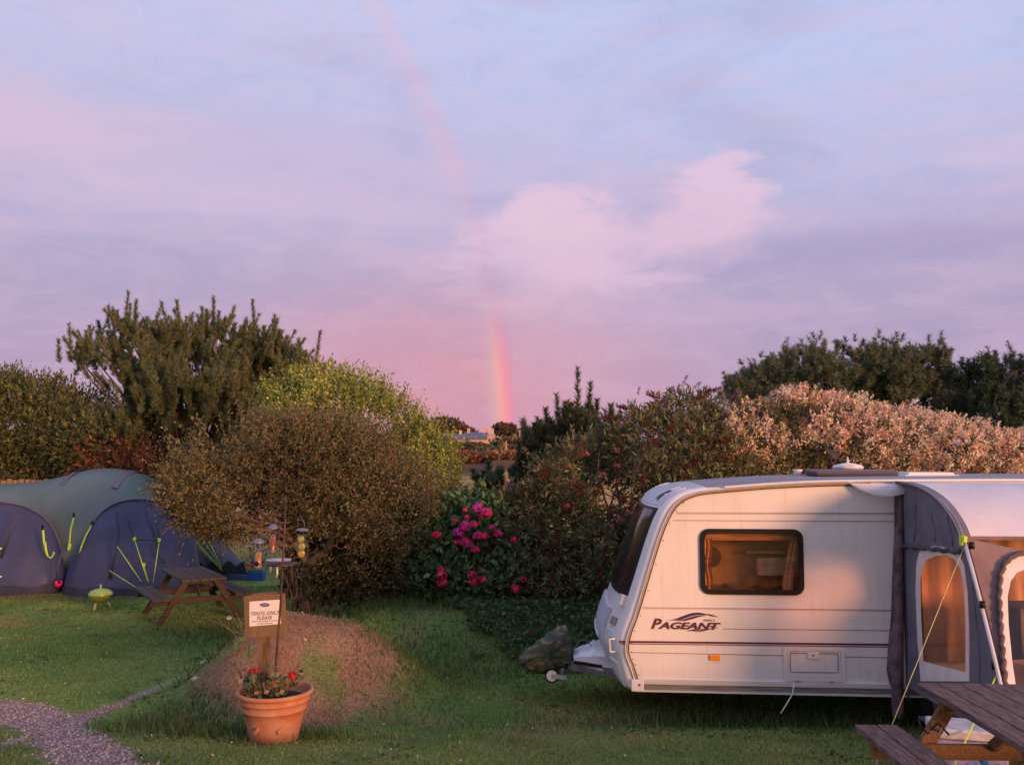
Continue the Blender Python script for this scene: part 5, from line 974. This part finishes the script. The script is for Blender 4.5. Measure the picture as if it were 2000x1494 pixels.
# hanging bundles
for pts, yd in (([(84,1035),(86,1060),(92,1085)],18.6), ([(88,1058),(90,1075),(93,1086)],18.58), ([(93,1086),(100,1090),(106,1080),(104,1078)],18.6), ([(144,1010),(138,1035),(136,1058),(133,1072),(136,1076),(138,1062)],19.1), ([(180,1024),(168,1045),(160,1065),(155,1080)],18.8), ([(-4,1074),(3,1070)],18.3), ([(-4,1128),(3,1125)],18.2)): rope(pts, yd, .022 if yd < 18.7 and len(pts) == 3 else .017)
for x, y, yd in ((83,1030,18.6),(144,1006,19.1),(180,1022,18.8)): p = at(x, y, yd); rel(MB().box(p, (.03, .03, .1)), tent).build('rope_toggle', BLACK, tent)
# straight guys in front of the second pod
for a_, b_ in (((229,1067),(276,1135)), ((263,1054),(288,1134)), ((311,1057),(299,1138)), ((214,1114),(283,1158)), ((281,1105),(290,1136))):
    p = at(*a_, 17.95); g_ = at(b_[0], b_[1], 17.65); rel(MB().tube([p, g_], .008, 5), tent).build('guy_rope', NEON, tent)
for pts in ([(250,1018),(262,1052)], [(306,1018),(311,1054)], [(262,1054),(311,1054)]): rope(pts, 18.0, .010, 'webbing_strap', TD)
for x, y in ((263,1052),(311,1054),(281,1103)): p = at(x, y, 17.94); rel(MB().box(p, (.05, .03, .07)), tent).build('rope_toggle', NEON, tent)
# creases of the pod cloth
for pts in ([(228,1000),(232,1040),(226,1080),(214,1130)], [(285,1000),(300,1040),(312,1085),(322,1100)], [(40,990),(20,1040),(2,1090)], [(120,1080),(112,1110),(116,1140)]): rope(pts, 18.32, .03, 'cloth_fold', TB)
# ---- smaller dark tent behind
t2 = empty('tent', (at(420, 1110, 21.1).x, 21.1, 0), 'small dark tent half hidden behind the picnic table and thorn tree', 'tent')
TK = mat('dark_tent_cloth', (.06,.055,.09), .6, .15, 2, .2); TKG = mat('grey_tent_cloth', (.12,.115,.14), .6, .15, 2, .2)
P = []
for i in range(15):
    u = i/14; px = 345+135*u; x = at(px, 1100, 21.1).x; h_ = [.2,.95,1.25,1.38,1.38,1.33,1.25,1.12,.98,.82,.66,.5,.36,.2,.02][i]
    P.append([(x, 21.1-math.cos(math.pi*k/10)*(.75 if i < 13 else .5), max(0, 1.1*h_*math.sin(math.pi*k/10)**.7)) for k in range(11)])
rel(MB().grid(P), t2).build('fly_sheet', TK, t2)
P = [[tuple(np.array(at(x0_+(x1_-x0_)*j/4, y_, 20.32+.03*j))) for j in range(5)] for x0_, x1_, y_ in ((352,384,1036),(360,400,1060),(372,412,1085),(386,424,1104))]; rel(MB().grid(P), t2).build('door_panel', TKG, t2)
P = [[tuple(np.array(at(x_, 1100+6*math.sin(x_), 20.3))) , tuple(np.array(at(x_+6, 1121, 20.3)))] for x_ in range(380, 478, 8)]; rel(MB().grid(P), t2).build('mud_skirt', TD, t2)
for a_, b_ in (((355,1028),(433,1112)), ((396,1030),(432,1108)), ((374,1055),(434,1114)), ((395,1052),(430,1106)), ((432,1048),(474,1098)), ((355,1070),(374,1096))):
    rope([a_, b_], [20.25, 20.1], .011 if a_[0] != 355 or a_[1] != 1070 else .007, parent=t2, m_=NEON if a_[0] in (396, 355, 432) else mat('faded_cord', (.35,.45,.18), .7))
# ---- blue things beside it
BLUE = mat('blue_fabric', (.03,.08,.30), .6, .15, 3, .2); q = G(455, 1131)
wbk = empty('bag', (q.x, q.y, q.z), 'crumpled blue sleeping mat lying on the grass behind the picnic table', 'bag'); rows = []
for i in range(12):
    rows.append([(-.42+.84*i/11+.02*math.sin(k), -.18*math.cos(math.pi*k/8), (.20+.05*math.sin(i*1.1))*math.sin(math.pi*k/8)*(.5+.5*math.sin(math.pi*(i+.6)/12))) for k in range(9)])
MB().grid(rows).build('cloth', mat('mid_blue_cloth', (.07,.13,.30), .7, .15, 4, .2), wbk)
q = G(497, 1134); bx_ = empty('storage_box', tuple(q), 'rainbow striped beach bag, red above green above blue, beside the thorn tree', 'bag')
for k, (c, h_) in enumerate((((.03,.10,.42),.17), ((.03,.20,.36),.04), ((.06,.30,.16),.035), ((.50,.36,.05),.025), ((.50,.08,.05),.10))):
    z0_ = [0,.17,.21,.245,.27][k]; MB().box((0, .12, z0_+h_/2), (.38-.01*k, .26, h_), rot=Matrix.Rotation(.03, 3, 'Y')).build('stripe_band', mat('bag_stripe_%d' % k, c, .6, .1, 4, .1), bx_, .008)
MB().box((.02, .12, .42), (.26, .2, .10)).build('blue_lid', BLUE, bx_, .02)
q = G(487, 1130); t = plant('weed', (q.x, q.y+.6, q.z), 'small clump of white daisies beside the striped bag', 'flowers'); rng = np.random.default_rng(41)
m = 60; V = np.stack([rng.normal(0, .12, m), rng.normal(0, .1, m), rng.uniform(.3, .75, m)], 1); link('flower_petals', mesh_np('flower_petals', *leaves(V, rng.normal(size=(m, 3)), .045, .04, pick([(.45,.45,.5)], m, rng), rng)), PETAL, t)
m = 200; V = np.stack([rng.normal(0, .15, m), rng.normal(0, .12, m), rng.uniform(0, .6, m)], 1); link('foliage', mesh_np('foliage', *leaves(V, rng.normal(size=(m, 3))+np.array([0, 0, 1]), .1, .02, pick([(.04,.06,.025)], m, rng), rng)), LEAF, t)
# ---- pink toy lantern
q = G(136, 1150); bl = empty('ball', (q.x, 18.75, 0), 'small bright pink ball hanging low between the two tent pods', 'ball')
z_ = at(136, 1138, 18.75).z; MB().lathe([(0,-.09),(.05,-.08),(.08,-.03),(.075,.03),(.04,.06),(0,.07)], 16, (0, 0, z_)).build('ball_body', mat('hot_pink', (.80,.02,.22), .4, .1, 4, 0), bl); MB().lathe([(.05,.05),(.05,.08),(0,.09)], 12, (0, 0, z_)).tube([(0, 0, z_+.08), (0, 0, z_+.2)], .006, 4).build('cap', BLACK, bl)

# ================================================================ fence far left
FW = mat('fence_wood', (.30,.19,.10), .85, .2, 6, .3, stretch=(6,6,1)); FW2 = mat('fence_wood_dark', (.22,.14,.08), .85, .2, 6, .3, stretch=(6,6,1))
f0 = at(-40, 935, 23.2); fen = empty('fence', (f0.x, 22.2, 0), 'brown close boarded timber fence behind the big tent', 'fence'); zt = at(0, 936, 22.2).z; rng = np.random.default_rng(44)
bm_ = MB().box((0, 0, zt/2), (.125, .022, zt)); b0_ = bm_.build('board', FW, fen, .004); n_ = int((at(345, 936, 22.2).x-f0.x)/.15)
for k in range(1, n_): c = b0_.copy(); COL.objects.link(c); c.parent = fen; c.location = (k*.15, rng.uniform(-.006, .006), rng.uniform(-.03, .015))
for z_ in (.4, zt-.35): MB().bar((-.1, .04, z_), (n_*.15, .04, z_), .04, .08).build('rail', FW2, fen)
for k in range(0, n_, 12): MB().box((k*.15, .09, zt/2), (.09, .09, zt)).build('fence_post', FW2, fen)

# ================================================================ picnic tables
def woodmat(name, c, c2, red=0): return mat(name, c, .9, .2, 5, .6, mix2=c2, stretch=(1.2,9,9), bscale=14)
def picnic(loc, rz, top_m, leg_m, label, L=1.6, gap=.008):
    t = empty('picnic_table', loc, label, 'picnic table', rz=rz, group='wooden picnic tables on the lawn'); rng = np.random.default_rng(int(abs(loc[0])*100))
    for k in range(5):
        y = (k-2)*(.142+gap); MB().box((rng.uniform(-.008, .008), y, .735+rng.uniform(-.002, .002)), (L, .142, .042), rot=Matrix.Rotation(rng.uniform(-.008, .008), 3, 'X')).build('table_board', top_m, t, .006)
    for s_ in (-1, 1):
        for k in range(2): MB().box((rng.uniform(-.01, .01), s_*(.60+k*.155), .445), (L, .145, .042), rot=Matrix.Rotation(rng.uniform(-.01, .01), 3, 'X')).build('bench_board', top_m, t, .006)
    for x in (-L/2+.24, L/2-.24):
        for s_ in (-1, 1): MB().bar((x, s_*.24, .71), (x, s_*.68, .0), .045, .10, (0, s_, .6)).build('leg', leg_m, t, .005)
        sx = .05 if x < 0 else -.05
        MB().bar((x+sx, -.82, .372), (x+sx, .82, .372), .045, .10).build('crossbeam', leg_m, t, .005); MB().bar((x+sx, -.33, .68), (x+sx, .33, .68), .045, .07).build('top_cleat', leg_m, t, .005)
        for s_ in (-1, 1): MB().tube([(x+sx*2.0, s_*.42, .39), (x+sx*-.7, s_*.42, .39)], .010, 6).build('bolt', STEEL, t)
    for s_ in (-1, 1): MB().bar((s_*(L/2-.28), 0, .40), (s_*.12, 0, .69), .04, .07).build('brace', leg_m, t, .004)
    return t
W1 = woodmat('weathered_grey_board', (.19,.12,.105), (.07,.038,.034)); W2 = woodmat('warm_table_leg', (.22,.11,.045), (.13,.07,.035)); W3 = woodmat('left_table_board', (.085,.068,.066), (.06,.045,.042)); W4 = woodmat('left_table_leg', (.080,.052,.036), (.058,.038,.027))
picnic((3.27, 5.72, .475), R(88.5), W1, W2, 'weathered picnic table in the right foreground beside the awning')
ca = onz(377, 1119, .75); picnic((ca.x, ca.y, .0), math.atan2(-1.9, 1.2), W3, W4, 'picnic table with slanting brown legs in front of the big tent', L=1.75)
# strap wound round the leg of the near table, blue carton beneath
st = empty('strap', (3.0, 6.2, .48), 'black bungee strap hooked round the leg of the near picnic table', 'strap')
P = [at(1793, 1405, 6.15), at(1800, 1420, 6.1), at(1812, 1432, 6.1), at(1822, 1420, 6.12), at(1832, 1412, 6.2), at(1845, 1425, 6.2), at(1853, 1434, 6.25)]; rel(MB().tube(P, .007, 6), st).build('cord', BLACK, st)
P = [at(1815, 1428, 6.1), at(1835, 1432, 6.1), at(1840, 1420, 6.1)]; rel(MB().tube(P, .006, 6), st).build('hook', STEEL, st)
bxp = Vector((4.55, 7.25, float(gz(4.55, 7.25)))); 
cb = at(1880, 1420, 7.3); cbx = empty('cool_box', (cb.x, 7.35, float(gz(cb.x, 7.35))), 'lilac and white cool box seen under the near picnic table', 'cool box', rz=-.25)
hb = cb.z-cbx.location.z+.02; MB().box((.05, 0, hb*.36), (.52, .34, hb*.72)).build('box_body', mat('lilac_plastic', (.32,.30,.52), .5), cbx, .015); MB().box((.05, 0, hb*.86), (.55, .37, hb*.24)).build('lid', mat('off_white_plastic', (.60,.56,.58), .5), cbx, .015)
q = G(1930, 1492, 4.6) if False else at(1922, 1478, 6.9); q = Vector((q.x, 6.9, float(gz(q.x, 6.9)))); lt_ = empty('litter', tuple(q), 'small blue crumpled wrapper on the grass under the near picnic table', 'wrapper'); rng = np.random.default_rng(46)
V = rng.normal(0, 1, (40, 3))*np.array([.07, .05, .03])+np.array([0, 0, .04]); link('wrapper', mesh_np('wrapper', *leaves(V, rng.normal(size=(40, 3)), .06, .05, pick([(.05,.18,.50), (.15,.35,.65), (.03,.10,.12)], 40, rng), rng)), PETAL, lt_)

# ================================================================ kettle barbecue
q = G(195, 1190); bq = empty('barbecue', tuple(q), 'small lime green kettle barbecue on the grass in front of the tent', 'barbecue'); GRN = mat('lime_enamel', (.25,.42,.07), .3, .08, 5, 0, coat=.4); GR2 = mat('olive_enamel', (.17,.22,.035), .35, .08, 5, 0)
MB().lathe([(0,.12),(.10,.135),(.17,.18),(.205,.25),(.21,.275),(.20,.275)], 28).build('bowl', GR2, bq); ld_ = MB().lathe([(.215,.275),(.212,.295),(.18,.34),(.11,.375),(.04,.388),(0,.39)], 28).build('lid', GRN, bq)
MB().lathe([(0,.385),(.02,.39),(.016,.42),(.022,.45),(0,.455)], 12).build('knob', mat('pale_knob', (.40,.42,.36), .5), ld_)
for a_ in (.5, 2.6, 4.6): MB().tube([(math.cos(a_)*.12, math.sin(a_)*.12, .14), (math.cos(a_)*.2, math.sin(a_)*.2, .0)], .012, 6).build('leg', POLE, bq)
for s_ in (-1, 1): MB().tube([(s_*.205, -.05, .25), (s_*.25, -.04, .25), (s_*.25, .04, .25), (s_*.205, .05, .25)], .008, 5).build('handle', BLACK, bq)

# ================================================================ sign
SY = 9.15; s0 = at(522, 1310, SY); sg = empty('sign', (s0.x, SY, float(gz(s0.x, SY))), 'wooden board sign with a white tents only notice in front of the mound', 'sign'); SW = mat('sign_plywood', (.19,.115,.055), .85, .2, 3, .3, mix2=(.145,.09,.045), stretch=(6,6,1)); SWD = mat('sign_post_wood', (.15,.085,.04), .9, .25, 4, .4, stretch=(6,6,1))
def sp_(px, py, dy=0.): p = at(px, py, SY+dy); return (p.x-sg.location.x, p.y-sg.location.y, p.z-sg.location.z)
cor = [sp_(475,1164), sp_(556,1158.5), sp_(560,1241), sp_(479,1246)]
ba = [Vector(c) for c in cor]; V = ba+[c+Vector((0, .02, 0)) for c in ba]; MB().add(V, [(0,1,2,3),(7,6,5,4),(0,4,5,1),(1,5,6,2),(2,6,7,3),(3,7,4,0)]).build('board', SW, sg, .003)
MB().bar(sp_(521, 1175, .05), (sp_(513, 1320, .05)[0], .05, -.1), .10, .05, (0, 1, 0)).build('post', SWD, sg, .004); MB().bar(sp_(492, 1162, .035), sp_(540, 1157.5, .035), .05, .03).build('batten', SWD, sg)
PAP = mat('laminated_paper', (.72,.68,.66), .45, .03, 3, 0); pc = [Vector(c) for c in (sp_(487,1174.5,-.004), sp_(547,1170.5,-.004), sp_(549,1218,-.004), sp_(487,1223,-.004))]
MB().add(pc+[c+Vector((0, .0025, 0)) for c in pc], [(0,1,2,3),(0,4,5,1),(1,5,6,2),(2,6,7,3),(3,7,4,0)]).build('notice', PAP, sg)
INK = mat('black_ink', (.03,.02,.03), .7, .1, 5, 0); INKB = mat('blue_ink', (.03,.06,.25), .6, .1, 5, 0); til = math.atan2(1.5, 30)
def ont(px, py, d=-.006): return Matrix.Translation(Vector(sp_(px, py, d))) @ Matrix.Rotation(til*1.0, 4, 'Y').inverted() @ Matrix.Rotation(R(90), 4, 'X')
text('TENTS ONLY', .044, ont(517, 1199.5), INK, sg, align='CENTER', shear=.25, bold=.0004, ext=.0003, sx=1.02, spacing=1.12); text('PLEASE', .044, ont(516, 1208.5), INK, sg, align='CENTER', shear=.25, bold=.0004, ext=.0003, sx=1.02, spacing=1.12)
text('(No Campervans, Caravans', .020, ont(517, 1213.5), INK, sg, align='CENTER', shear=.25, ext=.0003, sx=1.15); text('or Motorhomes)', .020, ont(517, 1218.3), INK, sg, align='CENTER', shear=.25, ext=.0003, sx=1.15)
for x0_, x1_, y_ in ((492, 542, 1200.9), (502, 530, 1209.8)): MB().bar(sp_(x0_, y_, -.006), sp_(x1_, y_-1.6, -.006), .001, .0022).build('underline', INK, sg)
c_ = Vector(sp_(517, 1181, -.006)); MB().add([c_+Vector((.050*math.cos(k*.2618), 0, .019*math.sin(k*.2618))) for k in range(24)], [tuple(range(24))]).build('emblem', INKB, sg); text('Caravan', .018, Matrix.Translation(c_+Vector((0, -.002, -.005))) @ Matrix.Rotation(R(90), 4, 'X'), PAP, sg, align='CENTER', ext=.0002, shear=.2) if False else MB().bar(c_+Vector((-.032, -.002, -.001)), c_+Vector((.032, -.002, .003)), .001, .007).build('emblem_band', mat('pale_ink', (.35,.40,.55), .6), sg)

# ================================================================ terracotta pot, geranium, feeder pole
PY = 8.55; pc0 = at(535, 1440, PY); PZ = float(gz(pc0.x, PY))-.01; kz = PY/F
TC = mat('terracotta', (.40,.135,.062), .9, .15, 5, .35, mix2=(.46,.23,.14), bscale=20, detail=7)
pot = empty('plant_pot', (pc0.x, PY, PZ), 'large ribbed terracotta pot on the grass holding geraniums and the feeder pole', 'plant pot')
z0_ = at(535, 1448, PY).z-PZ; zr = at(535, 1345, PY).z-PZ; H = zr
prof_ = [(0,.0),(.215,.0),(.222,.02),(.226,.075),(.232,.08),(.245,.16),(.268,.27),(.288,.345),(.302,.350),(.306,.365),(.298,.376),(.305,.43),(.325,.436),(.329,.45),(.316,.462),(.325,.495),(.352,.505),(.358,.525),(.350,.545),(.330,.545),(.318,.50),(.29,.44),(0,.44)]
k_ = H/.545; MB().lathe([(r, z*k_) for r, z in prof_], 56).build('pot_wall', TC, pot); MB().lathe([(0,.445*k_),(.30,.445*k_)], 40).build('soil', mat('potting_soil', (.05,.035,.03), 1., .3, 30, .8), pot)
for a_ in (-2.0, -1.15):
    for k in range(3): r_ = .252+.012; q_ = (math.cos(a_+k*.05)*r_, math.sin(a_+k*.05)*r_, .18*k_+.012*k); MB().lathe([(0,-.02),(.018,-.012),(.02,0),(.012,.015),(0,.02)], 8, q_).build('moulded_motif', TC, pot)
rng = np.random.default_rng(50); ger = plant('geranium', (pc0.x, PY, PZ+.44*k_), 'red flowering geranium growing in the terracotta pot', 'geranium')
mb = MB(); lv = []
for k in range(34):
    a_ = rng.uniform(0, 6.28); r_ = rng.uniform(.05, .24); p0 = np.array([pc0.x-.05+math.cos(a_)*r_*.6, PY+math.sin(a_)*r_*.6, PZ+.44*k_]); p1 = p0+np.array([math.cos(a_)*.10+rng.normal(0, .04), math.sin(a_)*.08, rng.uniform(.08, .25)]); limb(mb, p0, p1, .006, .004, rng, 4, .01, 0, 4)
    m = 7; Q = p1+rng.normal(0, .03, (m, 3)); lv.append(leaves(Q, rng.normal(size=(m, 3))+np.array([0, 0, .2]), rng.uniform(.04, .065, m), .055, pick([(.055,.07,.03), (.08,.085,.04), (.04,.055,.025), (.14,.09,.05)], m, rng), rng))
foliage('foliage', lv, ger); rel(mb, ger).build('stems', BARK, ger)
hr = hydrangea_mesh('flower_head', [(.65,.012,.02), (.50,.01,.02)], rng, .032, 60); hr.materials.append(PETAL); ho = hydrangea_mesh('flower_head', [(.60,.10,.04), (.45,.06,.03)], rng, .022, 30); ho.materials.append(PETAL)
for px, py, s_, me in ((571,1318,1.25,hr),(492,1311,1.0,hr),(500,1307,.6,hr),(507,1310,.5,hr),(486,1315,.5,hr),(552,1337,.9,ho),(566,1324,.8,hr)):
    q = at(px, py, PY-.08); inst('flower_head', me, Matrix.Translation(q) @ Matrix.Scale(s_, 4), ger)
    mb = MB().tube([q, Vector((q.x-.02, q.y+.05, PZ+.5*k_))], .004, 4); rel(mb, ger).build('flower_stalk', BARK, ger)
# feeder pole
FP = PY-.02; IRON = mat('rusty_black_iron', (.075,.04,.03), .6, .3, 10, .2, metal=.3); b_ = at(537, 1330, FP); tp = at(559, 968, FP)
fd = empty('feeder_pole', (b_.x, FP, PZ+.42*k_), 'leaning dark iron bird feeder pole standing in the terracotta pot', 'bird feeder pole')
mb = MB(); bb = Vector((b_.x, FP, PZ+.40*k_)); mb.tube([bb, at(537, 1320, FP), at(548, 1180, FP), at(555, 1050, FP), tp], [.012, .012, .011, .0105, .009], 8); rel(mb, fd).build('pole', IRON, fd)
def hook(pts, r=.0055): rel(MB().tube([at(x, y, FP+d) for x, y, d in pts], r, 6), fd).build('hook_arm', IRON, fd)
hook([(558,985,0),(548,975,.03),(536,980,.06),(532,1000,.08),(535,1010,.08)]); hook([(558,985,0),(570,973,-.02),(584,978,-.04),(589,996,-.05),(586,1006,-.05)]); hook([(557,1012,0),(535,1003,-.05),(512,1010,-.10),(506,1026,-.12),(509,1034,-.12)])
# ring tray on the pole
c_ = at(552, 1101, FP); mb = MB(); mb.tube([(c_.x+.14*math.cos(a), c_.y+.14*math.sin(a), c_.z) for a in np.linspace(0, 6.283, 33)], .010, 6); mb.tube([(c_.x-.14, c_.y, c_.z), (c_.x+.14, c_.y, c_.z)], .006, 5).tube([(c_.x, c_.y-.14, c_.z), (c_.x, c_.y+.14, c_.z)], .006, 5); rel(mb, fd).build('tray_ring', IRON, fd); rel(MB().lathe([(0,-.018),(.11,-.012),(.138,.004),(.13,.006),(0,-.008)], 32, tuple(c_)), fd).build('mesh_tray', IRON, fd)
c2 = at(544, 1094, FP+.26); wd_ = empty('water_dish', tuple(c2), 'pale shallow water dish with hanging drips behind the feeder pole', 'dish'); MB().lathe([(0,-.03),(.09,-.025),(.12,.0),(.125,.008),(.115,.004),(.08,-.015),(0,-.02)], 28).build('dish', mat('pale_dish', (.42,.38,.42), .4), wd_)
for px, d_ in ((528,.09),(541,.14)): q = at(px, 1100, FP+.2)-c2; MB().tube([q, q+Vector((.004, 0, -d_*.6)), q+Vector((0, 0, -d_))], [.008, .011, .004], 6).build('drip', mat('drip_white', (.55,.55,.58), .5), wd_)
rel(MB().bar(at(552, 1104, FP), at(544, 1098, FP+.26), .012, .012), fd).build('dish_bracket', IRON, fd)
# feeders
CAPM = mat('blue_grey_plastic', (.12,.13,.22), .4, .08, 5, 0); TUBE = glassmat('clear_tube', (.93,.90,.88), .0, .15)
def feeder(px, yt, yb, wpx, dy, fill, ft, label, hookpt, coneh=.02):
    a = at(px, yt, FP+dy); b = at(px, yb, FP+dy); r = wpx/2*kz; f = empty('bird_feeder', (a.x, FP+dy, b.z), label, 'bird feeder', 'bird feeders hanging from the pole'); h_ = a.z-b.z
    MB().lathe([(r*.9,.02),(r*.9,h_),(r*.88,h_)], 20).build('tube', TUBE, f); MB().lathe([(0,.015),(r*.84,.015),(r*.84,h_*ft),(0,h_*ft+.01)], 18).build('seed', fill, f)
    MB().lathe([(0,0),(r,0),(r*1.02,.02),(r*.9,.03)], 20).build('base', CAPM, f); MB().lathe([(r*1.5,h_-.006),(r*1.48,h_+.006),(r*1.1,h_+.022),(r*.4,h_+.034),(0,h_+.038)], 24).build('cap', CAPM, f)
    hk = at(*hookpt, FP+dy)-f.location; MB().tube([(-r, 0, h_), (-r*.9, 0, h_+.05), hk, (r*.9, 0, h_+.05), (r, 0, h_)], .0025, 5).build('hanger', STEEL, f); return f
NUT = mat('peanuts', (.42,.13,.05), .8, .3, 60, .8); SEED = mat('mixed_seed', (.62,.30,.10), .8, .3, 60, .8)
feeder(505, 1059, 1110, 15, -.12, SEED, .60, 'tube bird feeder half full of pale orange seed, lowest left one', (509, 1034)); 
feeder(533, 1031, 1080, 14, .08, NUT, .72, 'narrow bird feeder filled with red brown peanuts beside the pole', (535, 1008))
f = bpy.data.objects[[o.name for o in bpy.data.objects if o.name.startswith('bird_feeder')][0]]
MB().lathe([(0,-.006),(.022,-.004),(.022,.004),(0,.006)], 14, (0,0,0), Matrix.Translation((0, -.038, .05)) @ Matrix.Rotation(R(90), 4, 'X')).build('port', BLACK, f); MB().box((.032, 0, (at(505, 1071, FP).z-at(505, 1110, FP).z)), (.05, .02, .012)).build('perch', CAPM, f)
q = at(588, 1034, FP-.05); ff_ = empty('bird_feeder', tuple(at(588, 1085, FP-.05)), 'fat ball feeder with three yellow balls stacked under a grey cap', 'bird feeder', 'bird feeders hanging from the pole'); q0 = ff_.location
MB().lathe([(.062,-.004),(.06,.006),(.03,.016),(0,.02)], 24, at(590, 1035, FP-.05)-q0).build('cap', CAPM, ff_)
FB = mat('fat_ball', (.52,.34,.08), .9, .25, 40, .6); FB2 = mat('fat_ball_pale', (.42,.34,.13), .9, .25, 40, .6)
for py, m_, x_ in ((1053,FB2,587),(1067,FB2,588.5),(1081,FB,588)):
    c_ = at(x_, py, FP-.05)-q0; MB().lathe([(.036*math.cos(a), .036*math.sin(a)) for a in np.linspace(-1.57, 1.57, 11)], 18, c_).build('fat_ball', m_, ff_)
mb = MB()
for k in range(6):
    a_ = k*1.047; c1_ = at(588, 1043, FP-.05)-q0; c3_ = at(588, 1091, FP-.05)-q0; mb.tube([c1_+Vector((math.cos(a_)*.034, math.sin(a_)*.034, 0)), c1_.lerp(c3_, .5)+Vector((math.cos(a_)*.041, math.sin(a_)*.041, 0)), c3_+Vector((math.cos(a_)*.025, math.sin(a_)*.025, 0))], .0016, 4)
for py in (1046, 1060, 1074, 1088): c_ = at(588, py, FP-.05)-q0; mb.tube([c_+Vector((math.cos(a)*.038, math.sin(a)*.038, 0)) for a in np.linspace(0, 6.283, 17)], .0018, 4)
mb.build('wire_cage', mat('green_wire', (.06,.22,.13), .5), ff_); MB().tube([at(582, 1034, FP-.05)-q0, at(582, 1014, FP-.05)-q0, at(586, 1006, FP-.05)-q0, at(594, 1020, FP-.05)-q0, at(596, 1034, FP-.05)-q0], .0025, 5).build('hanger', STEEL, ff_)
# pale stones along the mound edge, scraps on the grass
STN = mat('pale_stone', (.50,.44,.40), .9, .15, 12, .4); rng = np.random.default_rng(60)
for i, (px, py, s_, lab) in enumerate(((399,1297,.055,'upper pale stone on the left edge of the earth mound'),(380,1330,.045,'lower pale stone at the left foot of the earth mound'),(596,1254,.022,'tiny white stone lying high on the reddish mound'))):
    q = G(px, py); bm = bmesh.new(); bmesh.ops.create_icosphere(bm, subdivisions=2, radius=s_)
    for v in bm.verts: v.co *= 1+.18*math.sin(v.co.x*90+i)+.1*math.sin(v.co.z*130); v.co.z *= .7
    me = bpy.data.meshes.new('stone'); bm.to_mesh(me); bm.free(); o = link('stone', me, STN); o.location = q+Vector((0, 0, s_*.3)); tag(o, lab, 'stone')
